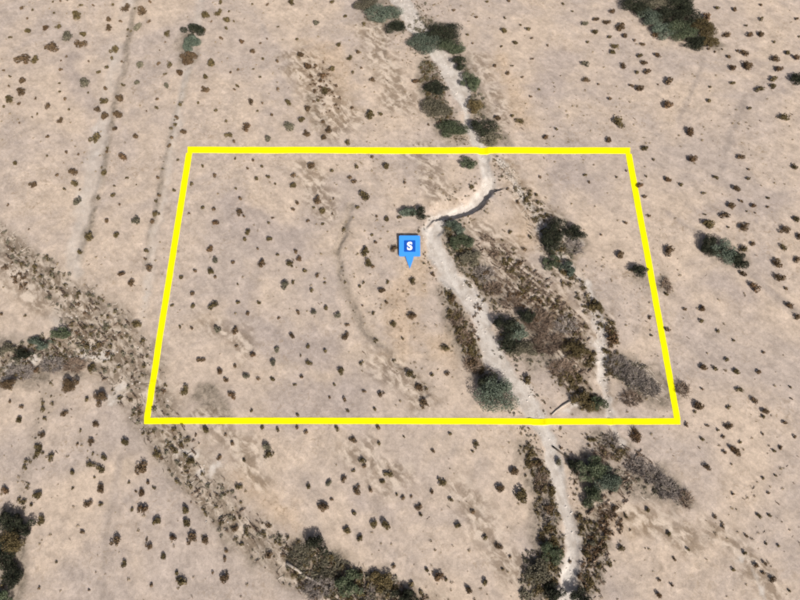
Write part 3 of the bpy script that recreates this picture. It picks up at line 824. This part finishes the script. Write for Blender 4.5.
# ------------------------------------------------------------------ desert bushes, read tile by tile off the photograph: x, y, radius at four times its size
TILES = {
 (0,0): "90,42,12 135,45,9 215,15,8 245,10,8 220,58,8 325,28,12 305,60,20 115,80,9 115,125,18 182,112,14 232,108,14 270,145,28 208,185,32 322,175,24 335,140,16 45,155,10 90,230,28 140,237,18 105,258,12 18,290,10 45,312,10 95,320,16 82,365,18 38,350,8 35,395,18 18,430,9 80,422,10 145,400,9 192,423,15 262,400,11 240,340,9 240,372,8 245,287,13 270,230,9 248,247,7 355,250,8 340,330,26 397,295,12 432,275,13 357,375,8 422,360,12 412,402,18 390,435,16 280,445,10 242,482,15 195,555,13 152,460,7 130,472,6 80,495,7 375,550,26 425,460,20 475,460,24 463,515,14 483,388,20 498,347,13 488,250,8 450,238,12 455,200,20 435,110,16 432,80,14 482,90,10 505,30,20 570,42,24 600,92,13 557,105,20 513,125,9 555,260,20 550,328,15 665,345,16 665,300,11 635,258,12 680,258,14 722,287,18 662,172,6 670,130,18 640,205,6 632,402,11 627,437,13 710,475,13 702,505,12 688,518,10 737,528,17 542,542,14 680,588,12 690,555,10 455,28,12 375,28,9 600,15,12 588,448,6 795,415,10 270,5,8",
 (200,0): "85,15,13 25,60,20 75,50,18 110,75,16 48,90,8 10,120,14 105,118,11 135,90,8 118,50,7 85,160,13 168,168,14 210,205,14 268,160,7 245,178,8 210,20,7 270,25,10 365,8,16 465,90,16 315,112,8 390,162,10 585,72,13 530,15,12 40,255,22 20,310,14 18,355,18 155,282,10 125,295,8 215,283,8 253,240,9 308,252,12 150,350,12 138,362,8 242,312,8 312,360,11 205,405,15 250,415,8 232,447,8 65,445,10 108,488,11 185,507,22 115,538,15 270,550,17 135,570,11 290,467,12 352,408,15 475,410,12 435,430,18 405,480,18 360,505,26 425,530,18 495,492,12 515,515,17 500,550,14 590,568,14 610,435,10 680,455,22 725,460,12 465,268,12 530,275,18 490,300,18 400,215,16 430,265,20 500,362,18 600,230,14 635,215,13 555,180,14 645,275,8 690,315,14 612,293,10 655,100,12",
 (400,0): "215,48,9 420,78,9 415,122,14 513,122,13 482,105,8 463,172,14 528,157,9 530,240,10 590,185,8 650,20,9 688,52,8 740,93,16 787,78,14 783,130,14 750,172,10 742,252,18 745,315,16 793,338,8 432,300,12 488,313,9 555,360,8 450,268,9 378,268,10 522,390,8 390,470,14 450,467,12 480,480,16 583,548,14 623,520,11 240,205,14 60,325,14 105,303,8 115,503,8 305,75,9 270,145,10 405,190,8 290,180,8 435,8,12 350,12,9",
 (600,0): "50,45,15 28,88,14 83,105,20 100,143,16 135,165,10 168,183,13 60,183,15 35,155,12 52,208,14 225,218,15 162,222,14 178,250,14 95,262,16 193,283,18 147,295,13 125,345,12 153,350,18 278,320,22 272,415,26 38,400,13 75,483,26 365,522,22 32,560,15 180,590,15 432,410,14 438,355,8 527,340,13 638,355,18 690,345,15 695,315,18 715,277,20 597,260,24 530,270,18 512,235,14 578,212,16 545,210,8 508,140,17 600,137,16 647,137,16 582,112,10 640,85,14 640,28,10 532,47,13 425,68,22 465,42,12 785,85,12 795,152,8 748,215,15 785,232,18 700,235,20 735,468,20 225,135,18 385,200,14 433,203,8 458,213,7 487,203,6 690,175,10 230,340,6 595,440,12",
 (0,150): "265,12,11 317,20,9 190,27,8 432,12,10 490,22,20 65,60,14 412,92,15 300,132,16 128,137,17 258,160,10 322,160,8 290,85,18 232,102,10 510,115,9 632,118,12 458,148,8 548,143,6 455,188,13 483,222,9 637,190,13 697,167,10 715,45,9 768,140,13 770,48,8 757,257,8 305,210,22 628,255,16 612,295,14 545,282,24 465,343,16 358,345,20 585,408,14 598,468,18 585,440,10 490,495,16 525,530,18 780,490,13 725,515,13 770,580,14 320,415,14 35,222,9 430,290,14 117,318,6",
 (200,150): "12,68,11 60,105,13 142,40,9 215,45,9 250,70,10 228,120,13 272,115,14 302,140,8 190,77,8 145,158,9 160,200,13 15,235,12 60,242,14 65,292,18 158,250,17 175,270,10 193,325,16 180,360,13 42,397,16 65,445,18 45,485,18 62,512,11 132,455,12 232,398,9 278,295,9 290,275,9 275,355,15 312,422,11 247,450,20 383,408,13 397,433,16 363,455,18 418,487,13 340,535,22 372,530,12 445,562,14 470,508,13 150,540,8 378,142,16 375,105,14 470,195,20 392,215,12 375,240,11 485,240,16 455,235,10 530,87,12 440,60,18 629,73,14 600,112,12 617,132,14 660,178,24 630,235,14 535,195,8 743,275,15 797,270,12 710,268,10 745,65,20 705,372,12 660,400,22 675,447,20 690,470,14 655,530,10 752,530,11 725,560,18 640,550,12 500,532,8 432,285,10 490,300,10 690,30,12 775,390,16 530,258,8 690,340,9",
 (400,150): "18,132,10 290,150,14 755,130,9 740,103,10 50,520,18 130,500,14 210,590,18 350,490,18 480,450,16 440,330,12 500,400,12 520,350,12 430,160,10 470,210,12 545,180,10 560,110,10",
 (600,150): "370,38,24 568,28,18 775,65,16 213,40,9 183,107,8 165,140,15 178,192,11 270,117,16 323,142,13 462,113,14 543,152,18 590,82,8 590,122,11 410,178,12 670,198,10 560,210,12 522,217,18 613,222,15 668,232,9 500,258,20 420,262,9 440,300,26 510,312,8 580,302,22 785,278,16 737,320,22 795,345,16 735,388,17 788,437,16 575,395,20 608,380,14 708,447,22 720,510,22 740,557,11 622,545,26 575,497,18 80,420,22 275,400,24 100,297,13 105,85,8 585,250,6 618,255,6 195,265,10 262,580,12 65,110,8 5,340,8",
 (0,300): "105,70,10 10,60,10 90,312,10 352,400,14 45,412,10 92,430,12 78,480,16 180,480,12 258,455,16 382,497,16 325,523,10 365,570,16 315,578,9 505,570,22 165,540,16 155,585,16 365,270,18 740,360,22 795,245,14 722,110,9 770,115,10 690,25,10 775,25,14 545,95,20 405,185,14 145,280,16 690,520,12 785,540,10 435,70,12",
 (200,300): "52,18,20 152,15,14 235,15,11 193,55,12 70,117,18 140,120,16 315,73,9 392,50,14 455,47,17 503,33,13 555,55,18 587,102,13 583,143,18 367,140,15 432,187,12 305,195,15 505,205,14 212,217,16 290,247,17 435,250,15 403,222,8 142,268,12 80,285,17 182,303,16 103,325,14 237,318,11 290,320,14 128,378,20 10,245,14 210,447,12 378,342,11 563,282,18 645,257,14 537,340,9 520,393,9 578,400,14 655,368,12 727,373,16 593,445,10 700,440,12 550,517,14 613,557,17 390,512,12 312,521,13 252,512,12 425,530,12 715,515,14 717,575,12 265,585,22 745,10,11 693,53,11 775,95,15 650,25,8 145,187,10 410,310,13 390,462,10 105,540,10 130,575,12 25,522,18",
 (400,300): "50,60,20 10,155,10 130,305,14 45,295,22 95,415,20 75,345,20 185,190,18 290,245,22 512,312,24 790,20,18 15,548,8 200,540,12 305,580,16 645,595,10 755,580,8 190,300,14",
 (600,300): "760,20,20 790,65,16 340,40,11 412,35,16 402,88,14 268,125,14 197,72,12 205,145,9 470,130,12 535,165,10 652,212,10 505,240,13 413,263,17 460,278,14 545,280,16 632,290,14 558,357,15 618,400,16 510,435,14 660,445,16 650,468,11 757,350,8 760,397,8 515,505,16 732,495,13 773,548,12 648,537,9 470,520,10 490,548,10 430,505,11 390,415,24 378,452,10 345,505,14 405,360,10 50,155,24 150,540,22 525,590,16 410,560,12 560,570,11 718,592,12",
 (0,450): "203,28,18 160,8,18 415,28,18 375,15,10 363,58,18 405,75,18 292,92,15 380,112,8 405,155,20 292,157,9 352,215,20 405,222,14 152,185,22 130,222,12 165,280,20 330,330,14 460,365,24 498,455,15 595,385,16 590,362,10 650,428,15 725,525,24 710,493,14 608,543,12 690,350,16 765,355,24 635,285,20 570,235,22 568,70,30 597,135,14 570,172,17 622,155,12 520,130,10 740,245,20 745,290,18 160,552,10 358,562,8 230,450,8 765,42,18 20,155,18 625,10,20 545,168,8 530,240,10",
 (200,450): "155,147,18 438,150,14 20,360,18 90,510,24 50,490,10 100,435,14 105,405,12 165,380,12 275,420,18 140,315,16 495,225,22 615,255,14 590,315,18 740,295,26 690,295,20 650,40,16 660,65,12 617,85,12 630,155,20 685,165,14 755,95,18 730,130,14 790,180,10 520,130,16 575,115,16 775,465,12 275,15,20 180,45,12 80,35,14 525,200,10 640,350,16",
 (400,450): "130,170,12 165,125,18 75,230,16 85,262,12 12,192,12 45,190,9 200,200,14 290,250,14 395,150,20 478,180,34 458,85,20 503,103,9 110,483,14 150,510,26 185,518,12 275,565,18 342,525,16 608,155,20 590,230,22 607,320,12 620,375,22 555,50,20 525,55,16 720,325,12 710,275,14 745,415,18 780,300,14 130,5,12 290,10,10 640,40,18 720,500,16 765,530,20 740,545,14 770,370,18 235,300,16 440,430,10 410,480,10 340,350,14 395,385,16 680,445,10",
 (600,450): "498,15,14 550,10,22 695,5,10 530,175,10 430,65,18 650,115,10 670,175,9 700,105,8 295,437,11 275,335,14 20,270,12 105,270,13 85,310,14 40,330,16 85,390,18 60,270,10 120,320,8 635,265,14 675,265,10 460,270,12 490,310,14 585,345,10 710,385,10 575,410,14 625,460,16 655,455,14 690,515,16 650,495,10 755,565,10 530,480,12 235,575,16 235,520,10 285,545,12 60,230,16 350,400,12 190,240,14 660,375,8",
}
BUSH = []
for (ox, oy), txt in TILES.items():
    for w in txt.split():
        a, b, c = map(float, w.split(','))
        BUSH.append((ox + a / 4, oy + b / 4, c / 4))
# keep the painted boundary and the pin clear
def clear_of_line(px, py, r):
    for (ax, ay), (bx_, by_) in ((TL, TR), (TR, BR), (BR, BL), (BL, TL)):
        dx, dy = bx_ - ax, by_ - ay
        t = max(0, min(1, ((px - ax) * dx + (py - ay) * dy) / (dx * dx + dy * dy)))
        if math.hypot(px - ax - t * dx, py - ay - t * dy) < r + 3.2: return False
    return math.hypot(px - 409.5, py - 250) > 14
BUSH = [b for b in BUSH if clear_of_line(b[0], b[1], b[2] * 0.6)]
BUSH.sort(key=lambda b: -b[2])
BIG, SMALL = BUSH[:300], BUSH[300:]

def bush_quads(rng, n=150, nl=5):
    """unit bush: radius 1, height about 0.9"""
    q, c = crown_quads(0.95, 0.95, 0.9, nl, n, 0.15, rng, 0.0, 0.62, (0.28, 0.55))
    P1 = np.array([[x * 0.9, y * 0.9, z * 0.9] for x, y, z in c]); P0 = np.tile(np.array([[0, 0, -0.12]]), (len(c), 1))
    return np.concatenate([q, stick_quads(P0, P1, np.full(len(c), 0.045), np.full(len(c), 0.015))])
VAR = {}
for kname in ('olive', 'brown', 'rust', 'grey'):
    VAR[kname] = [quads_mesh('bush_' + kname, bush_quads(np.random.default_rng(100 + i + 10 * len(kname)), 300, 5 + i % 4), M[kname]) for i in range(6)]
COLWORD = dict(olive='olive', brown='dark brown', rust='reddish-brown', grey='grey-green')
LANDMARKS = [
    (409, 250, 'blue pin'), (190, 150, "yellow outline's top left corner"), (628, 150, "yellow outline's top right corner"),
    (146, 421, "yellow outline's bottom left corner"), (678, 421, "yellow outline's bottom right corner"),
    (497, 397, 'large round tree by the wash'), (675, 20, 'top-edge grove'), (724, 252, 'tree clump right of the outline'),
    (598, 475, 'large green trees below the outline'), (10, 545, 'left-edge grove'), (318, 560, 'bottom-edge thicket'),
    (345, 290, 'curved dark rill'), (190, 45, 'clump on the second track'), (330, 150, 'middle of the yellow top side'),
    (330, 421, 'middle of the yellow bottom side'), (168, 285, 'middle of the yellow left side'), (653, 285, 'middle of the yellow right side'),
    (2, 2, "photo's top left corner"), (798, 2, "photo's top right corner"), (798, 598, "photo's bottom right corner"),
    (40, 343, 'row of trees on the left wash'), (440, 40, 'trees across the upper wash'), (55, 130, "photo's left edge above the wash"),
    (120, 530, 'faint lower left track'), (470, 560, 'open sand left of the lower wash'), (780, 150, "photo's right edge at the upper third"),
    (780, 440, "photo's right edge below the middle"), (250, 250, 'grey patch left of the rill'), (560, 235, 'large black-green tree'),
    (550, 90, 'grey patch right of the upper wash'), (260, 60, 'open ground at upper left centre'), (250, 360, 'grey flat inside the lower left'),
    (420, 500, 'open ground below the bottom side'),
]
ORD = ['', 'second ', 'third ', 'fourth ', 'fifth ', 'sixth ', 'seventh ', 'eighth ', 'ninth ', 'tenth ', 'eleventh ', 'twelfth ', 'thirteenth ', 'fourteenth ', 'fifteenth ', 'sixteenth ']
cells = {}
for i, (px, py, r) in enumerate(BIG):
    d = [math.hypot(px - a, (py - b)) for a, b, _ in LANDMARKS]
    k = int(np.argmin(d)); dx, dy = px - LANDMARKS[k][0], py - LANDMARKS[k][1]
    side = ('right of' if dx > 0 else 'left of') if abs(dx) > abs(dy) else ('below' if dy > 0 else 'above')
    cells.setdefault((k, side), []).append((d[k], i))
LABEL = {}
for (k, side), items in cells.items():
    items.sort()
    for rank, (_, i) in enumerate(items):
        LABEL[i] = f"{ORD[rank]}nearest {side} the {LANDMARKS[k][2]}"
rr = random.Random(3)
def bush_kind(px, py, rr):
    u = rr.random()
    if px > 600: return 'brown' if u < .5 else 'rust' if u < .75 else 'olive'
    if px < 260 and py > 430: return 'olive' if u < .6 else 'brown' if u < .85 else 'rust'
    return 'olive' if u < .5 else 'brown' if u < .8 else 'rust' if u < .92 else 'grey'
for i, (px, py, r) in enumerate(BIG):
    kd = bush_kind(px, py, rr)
    s = mpp(py); rad = 1.08 * r * s
    hgt = min(2.6, 0.95 * rad)
    x, y = plant_spot(px, py + 0.15 * r, hgt)
    o = link('desert_bush', rr.choice(VAR[kd]), None, (x, y, bed(x, y) - 0.04))
    o.scale = (rad * rr.uniform(0.9, 1.2), rad * rr.uniform(0.85, 1.1), hgt * rr.uniform(0.9, 1.15))
    o.rotation_euler = (0, 0, rr.uniform(0, 6.28))
    size = 'large' if r >= 5.4 else 'medium' if r >= 4.2 else 'small'
    tag(o, f"{size} {COLWORD[kd]} bush, {LABEL[i]}", 'bush', 'bushes scattered over the desert floor')

# ------------------------------------------------------------------ uncounted low growth, each kind one object
def scatter(name, label, cat, mat, spots, rmin, rmax, nleaf=20, flat=0.75, leaf=0.2, stretch=None):
    tmpl = [crown_quads(1.0, 1.0, flat, 3, nleaf, leaf, np.random.default_rng(50 + i), 0.0, 0.55, (0.35, 0.6))[0] for i in range(8)]
    out = []
    z = nearest_height(spots[0], spots[1])
    for i in range(len(spots[0])):
        s = rmin + (rmax - rmin) * RNG.random() ** 1.9 if np.isscalar(rmin) else rmin[i]
        a = RNG.uniform(0, 6.28); ca, sa_ = math.cos(a), math.sin(a)
        q = tmpl[RNG.integers(8)] * s
        qx, qy = q[..., 0], q[..., 1]
        if stretch:
            ang, k = stretch[RNG.integers(len(stretch))]
            qx = qx * k; qy = qy * 0.6; ca, sa_ = math.cos(ang), math.sin(ang)
        out.append(np.stack([qx * ca - qy * sa_ + spots[0][i], qx * sa_ + qy * ca + spots[1][i], q[..., 2] + z[i] - 0.03], -1))
    o = link(name, quads_mesh(name, np.concatenate(out), M[mat]))
    return tag(o, label, cat, kind='stuff')

def off_line(x, y):
    d = np.stack([x, y, np.full_like(x, -CAM_H)], -1)
    zc = d[:, 1] * CP - d[:, 2] * SP
    px = 400 + F_PX * d[:, 0] / zc; py = 300 + F_PX * (-d[:, 1] * SP - d[:, 2] * CP) / zc
    return np.array([clear_of_line(a, b, 1.6) for a, b in zip(px, py)], bool)

def on_paths(specs):
    xs, ys = [], []
    for p, n in specs:
        a, b = (Path(p) if isinstance(p, list) else p).sample(int(n * 1.6) if isinstance(p, list) else n); xs.append(a); ys.append(b)
    x, y = np.concatenate(xs), np.concatenate(ys)
    k = off_line(x, y)
    return x[k], y[k]

sp = np.array(SMALL)
sx_, sy_ = ground_at(sp[:, 0], sp[:, 1])
half = np.arange(len(sp)) % 2 == 0
msc = np.array([mpp(v) for v in sp[:, 1]]) * sp[:, 2] * 0.95
scatter('small_bushes', 'small olive bushes too tiny to count, dotted over the whole desert floor', 'bushes', 'olive', (sx_[half], sy_[half]), msc[half], None, 70, 0.9, 0.24)
scatter('small_bushes', 'small brown bushes too tiny to count, dotted over the whole desert floor', 'bushes', 'brown', (sx_[~half], sy_[~half]), msc[~half], None, 70, 0.9, 0.24)

# sparse tufts over the whole floor
def open_ground(n, seed, thr):
    rng = np.random.default_rng(seed)
    x = rng.uniform(-215, 215, n); y = rng.uniform(6, 300, n)
    dens = fbm(x, y, 42.0, 3, 131)
    near_main = np.exp(-np.abs(MAIN.dist(x, y, 60)) / 22.0)
    k = (dens + 1.1 * near_main + rng.normal(size=n) * 0.25 > thr) & (MAIN.dist(x, y) > 0.6)
    x, y = x[k], y[k]; k = off_line(x, y)
    return x[k], y[k]
FLOW = [(R(-47), 2.6), (R(-47), 1.6), (R(-35), 2.0), (R(40), 2.0)]
scatter('dry_grass', 'straw coloured dry grass tufts spread over the desert floor', 'grass', 'straw', open_ground(5200, 5, 0.22), 0.35, 0.95, 14, 0.55, 0.26)
scatter('dry_grass', 'brown dry twigs and grass lying in streaks over the floor', 'grass', 'brown', open_ground(1800, 6, 0.42), 0.3, 0.75, 14, 0.5, 0.24, FLOW)

scatter('wash_brush', 'olive and brown brush growing along the banks of the washes', 'brush', 'olive', on_paths([
    ([(425, 62, 7), (432, 90, 11), (442, 118, 12), (455, 138, 8)], 130), ([(450, 222, 7), (458, 245, 12), (472, 270, 13), (492, 296, 12)], 110),
    ([(446, 295, 7), (458, 320, 9), (470, 350, 9), (484, 378, 7)], 130), ([(520, 190, 10), (545, 220, 10), (565, 275, 12), (588, 305, 10), (612, 335, 8), (608, 380, 8)], 200),
    ([(525, 450, 8), (542, 480, 10), (550, 520, 12), (548, 560, 14), (538, 595, 14)], 200), ([(575, 345, 14), (590, 362, 8)], 60), ([(583, 402, 12), (598, 402, 8)], 30),
    (BRAID, 420), (BRANCH, 160), (RILL, 22), (TRACK_A_EDGE, 12), (TRACK_B_EDGE, 12), ([(500, 245, 10), (520, 275, 14), (545, 300, 16), (575, 330, 14)], 120), ([(560, 370, 14), (580, 388, 12)], 70), ([(590, 440, 10), (625, 455, 12)], 40), ([(585, 520, 10), (600, 560, 12), (590, 590, 10)], 80), ([(300, 555, 18), (345, 585, 20), (400, 600, 16)], 140), (SIDE, 60)]), 0.3, 1.7, 30, 0.75, 0.24)
scatter('wash_brush', 'grey dusty brush growing along the banks of the washes', 'brush', 'grey', on_paths([
    ([(412, 20, 10), (440, 40, 16)], 60), ([(462, 60, 6), (474, 92, 6), (484, 122, 9), (500, 138, 8)], 90), ([(425, 62, 8), (442, 118, 14)], 130),
    ([(450, 222, 7), (458, 245, 12), (472, 270, 13)], 70), ([(552, 225, 10), (568, 240, 14), (560, 262, 12)], 80), ([(636, -5, 12), (660, 12, 18), (690, 30, 16)], 120),
    (BRAID, 330), (BRANCH, 130), ([(595, 465, 10), (612, 480, 12), (655, 482, 14), (682, 500, 8)], 90), ([(618, 365, 12), (640, 380, 16)], 90),
    ([(300, 555, 18), (345, 585, 20), (400, 600, 16)], 170), ([(530, 560, 12), (535, 600, 14)], 90), ([(500, 350, 8), (545, 355, 16)], 60)]), 0.3, 1.6, 28, 0.7, 0.24)
scatter('rusty_brush', 'rusty brown brush on the ground right of the lower wash', 'brush', 'rust', on_paths([
    ([(600, 505, 12), (612, 525, 12), (592, 545, 9), (588, 580, 8)], 70), ([(480, 300, 6), (470, 360, 6)], 30), ([(612, 330, 5), (612, 345, 5)], 30),
    ([(318, 70, 12), (330, 110, 16)], 50), ([(10, 265, 8), (25, 290, 8)], 30), ([(495, 285, 8), (540, 310, 14)], 50), (BRAID, 70)]), 0.3, 1.6, 28, 0.7, 0.24)

def banks(n, lo, hi, seed):
    rng = np.random.default_rng(seed)
    x, y = Path([(a, b, 22) for a, b in zip(*[[400, 430, 456, 468, 484, 488, 455, 431, 449, 480, 492, 522, 546, 564, 573, 566], [0, 45, 82, 122, 158, 180, 211, 236, 275, 312, 355, 396, 436, 490, 540, 605]])]).sample(n)
    d = MAIN.dist(x, y)
    k = (d > lo) & (d < hi) & (fbm(x, y, 16.0, 3, 201) + rng.normal(size=n) * 0.2 > -0.2)
    x, y = x[k], y[k]; k = off_line(x, y)
    return x[k], y[k]
scatter('bank_brush', 'low olive growth edging both banks of the pale sandy wash', 'brush', 'olive', banks(1500, 0.3, 4.5, 1), 0.3, 0.9, 22, 0.7, 0.26)
scatter('bank_brush', 'low grey growth edging both banks of the pale sandy wash', 'brush', 'grey', banks(1300, 0.5, 6.5, 2), 0.3, 1.0, 22, 0.7, 0.26)
scatter('bank_brush', 'brown dry growth edging both banks of the pale sandy wash', 'brush', 'brown', banks(1100, 0.5, 7.5, 3), 0.3, 0.8, 20, 0.6, 0.26)

scatter('dry_brush', 'dry mauve brown brush filling the ground between the two washes', 'brush', 'deadbrown', on_paths([
    ([(478, 235, 8), (505, 265, 18), (540, 300, 22), (575, 335, 18), (575, 385, 14)], 330), ([(600, 445, 10), (640, 460, 12), (600, 520, 12), (590, 590, 12)], 130),
    (BRAID, 260), (BRANCH, 120), ([(300, 555, 18), (345, 585, 20), (400, 600, 16)], 60), ([(430, 70, 8), (445, 120, 10)], 60)]), 0.3, 1.6, 26, 0.6, 0.24, FLOW)

# bleached sticks and flood debris on the braided beds
def debris(name, label, mat, specs, lmin, lmax, angs, r=0.14):
    x, y = on_paths(specs); n = len(x)
    a = np.array(angs)[RNG.integers(len(angs), size=n)] + RNG.normal(size=n) * 0.38
    ln = lmin + (lmax - lmin) * RNG.random(n) ** 2.2
    x0, y0, x1, y1 = x - np.cos(a) * ln / 2, y - np.sin(a) * ln / 2, x + np.cos(a) * ln / 2, y + np.sin(a) * ln / 2
    P0 = np.stack([x0, y0, nearest_height(x0, y0) + r * 0.5], 1); P1 = np.stack([x1, y1, nearest_height(x1, y1) + r * 0.5], 1)
    PM = (P0 + P1) / 2 + np.stack([RNG.normal(size=n) * 0.14 * ln, RNG.normal(size=n) * 0.14 * ln, np.zeros(n)], 1)
    PM[:, 2] = nearest_height(PM[:, 0], PM[:, 1]) + r * 0.6
    o = link(name, quads_mesh(name, np.concatenate([stick_quads(P0, PM, np.full(n, r * 0.7), np.full(n, r)), stick_quads(PM, P1, np.full(n, r), np.full(n, r * 0.4))]), M[mat]))
    return tag(o, label, 'debris', kind='stuff')
debris('flood_debris', 'pale bleached sticks strewn along the washes', 'drift', [(BRAID, 150), (BRANCH, 40), (SECOND, 40),
    ([(560, 225, 10), (575, 245, 12)], 40), ([(505, 165, 6), (560, 262, 12)], 80), ([(620, 365, 10), (655, 385, 14)], 50),
    ([(606, 480, 8), (655, 490, 12)], 12)], 1.0, 5.0, [R(-47), R(-50), R(40)])
debris('flood_debris', 'dark sticks and rotting branches strewn along the washes', 'bark', [(BRAID, 200), (BRANCH, 70), ([(505, 165, 8), (560, 262, 14)], 60),
    ([(530, 315, 14), (550, 345, 18)], 50)], 1.0, 4.0, [R(-47), R(-44), R(43)], 0.15)

# stones scattered in the washes
def stones(n_specs):
    x, y = on_paths(n_specs); n = len(x); z = nearest_height(x, y)
    V = []
    for i in range(n):
        s = RNG.uniform(0.12, 0.38); c = np.array([x[i], y[i], z[i] + s * 0.25])
        d = RNG.normal(size=(8, 3)) * 0.12
        cb = np.array([(a, b, c_) for c_ in (-1, 1) for a, b in ((-1, -1), (1, -1), (1, 1), (-1, 1))]) * np.array([0.9, 0.7, 0.5]) + d
        cb[4:, :2] *= 0.65; cb = cb * s + c
        for f in ((0, 1, 5, 4), (1, 2, 6, 5), (2, 3, 7, 6), (3, 0, 4, 7), (4, 5, 6, 7)): V.append(cb[list(f)])
    return tag(link('wash_stones', quads_mesh('wash_stones', np.array(V), M['stone'])), 'pale stones lying in the beds of the washes', 'stones', kind='stuff')
stones([(MAIN, 260), (SECOND, 80), (BRAID, 90), (BRANCH, 20)])

# ------------------------------------------------------------------ single pale boulders and logs
def log(pts, r, label, mat='drift'):
    P = [ground_at(a, b) for a, b in pts]
    Q = np.array([[x, y, bed(x, y) + r * 0.55] for x, y in P])
    n = 7; V, Fc = [], []
    for i, c in enumerate(Q):
        t = Q[min(i + 1, len(Q) - 1)] - Q[max(i - 1, 0)]; t /= np.linalg.norm(t)
        a = np.cross(t, (0, 0, 1)); a /= np.linalg.norm(a); b = np.cross(a, t)
        rr_ = r * (1 - 0.45 * i / (len(Q) - 1)) * (1 + 0.12 * math.sin(i * 2.3))
        for k in range(n):
            ang = 2 * math.pi * k / n; V.append(tuple(c + (a * math.cos(ang) + b * math.sin(ang)) * rr_))
    for i in range(len(Q) - 1):
        for k in range(n): Fc.append((i * n + k, i * n + (k + 1) % n, (i + 1) * n + (k + 1) % n, (i + 1) * n + k))
    Fc += [tuple(range(n))[::-1], tuple(range((len(Q) - 1) * n, len(Q) * n))]
    tag(link('fallen_log', mesh_from('fallen_log', V, Fc, M[mat], True)), label, 'log')
log([(570, 402), (563, 406), (556, 411), (552, 415)], 0.5, 'pale fallen log beside the wash just above the bottom side')
log([(287, 563), (296, 569), (305, 576), (312, 580), (322, 585), (330, 591)], 0.6, 'long bleached log in the thicket at the bottom edge')
log([(553, 446), (560, 452), (572, 461), (578, 465)], 0.35, 'dark fallen branch across the bank below the outline', 'bark')
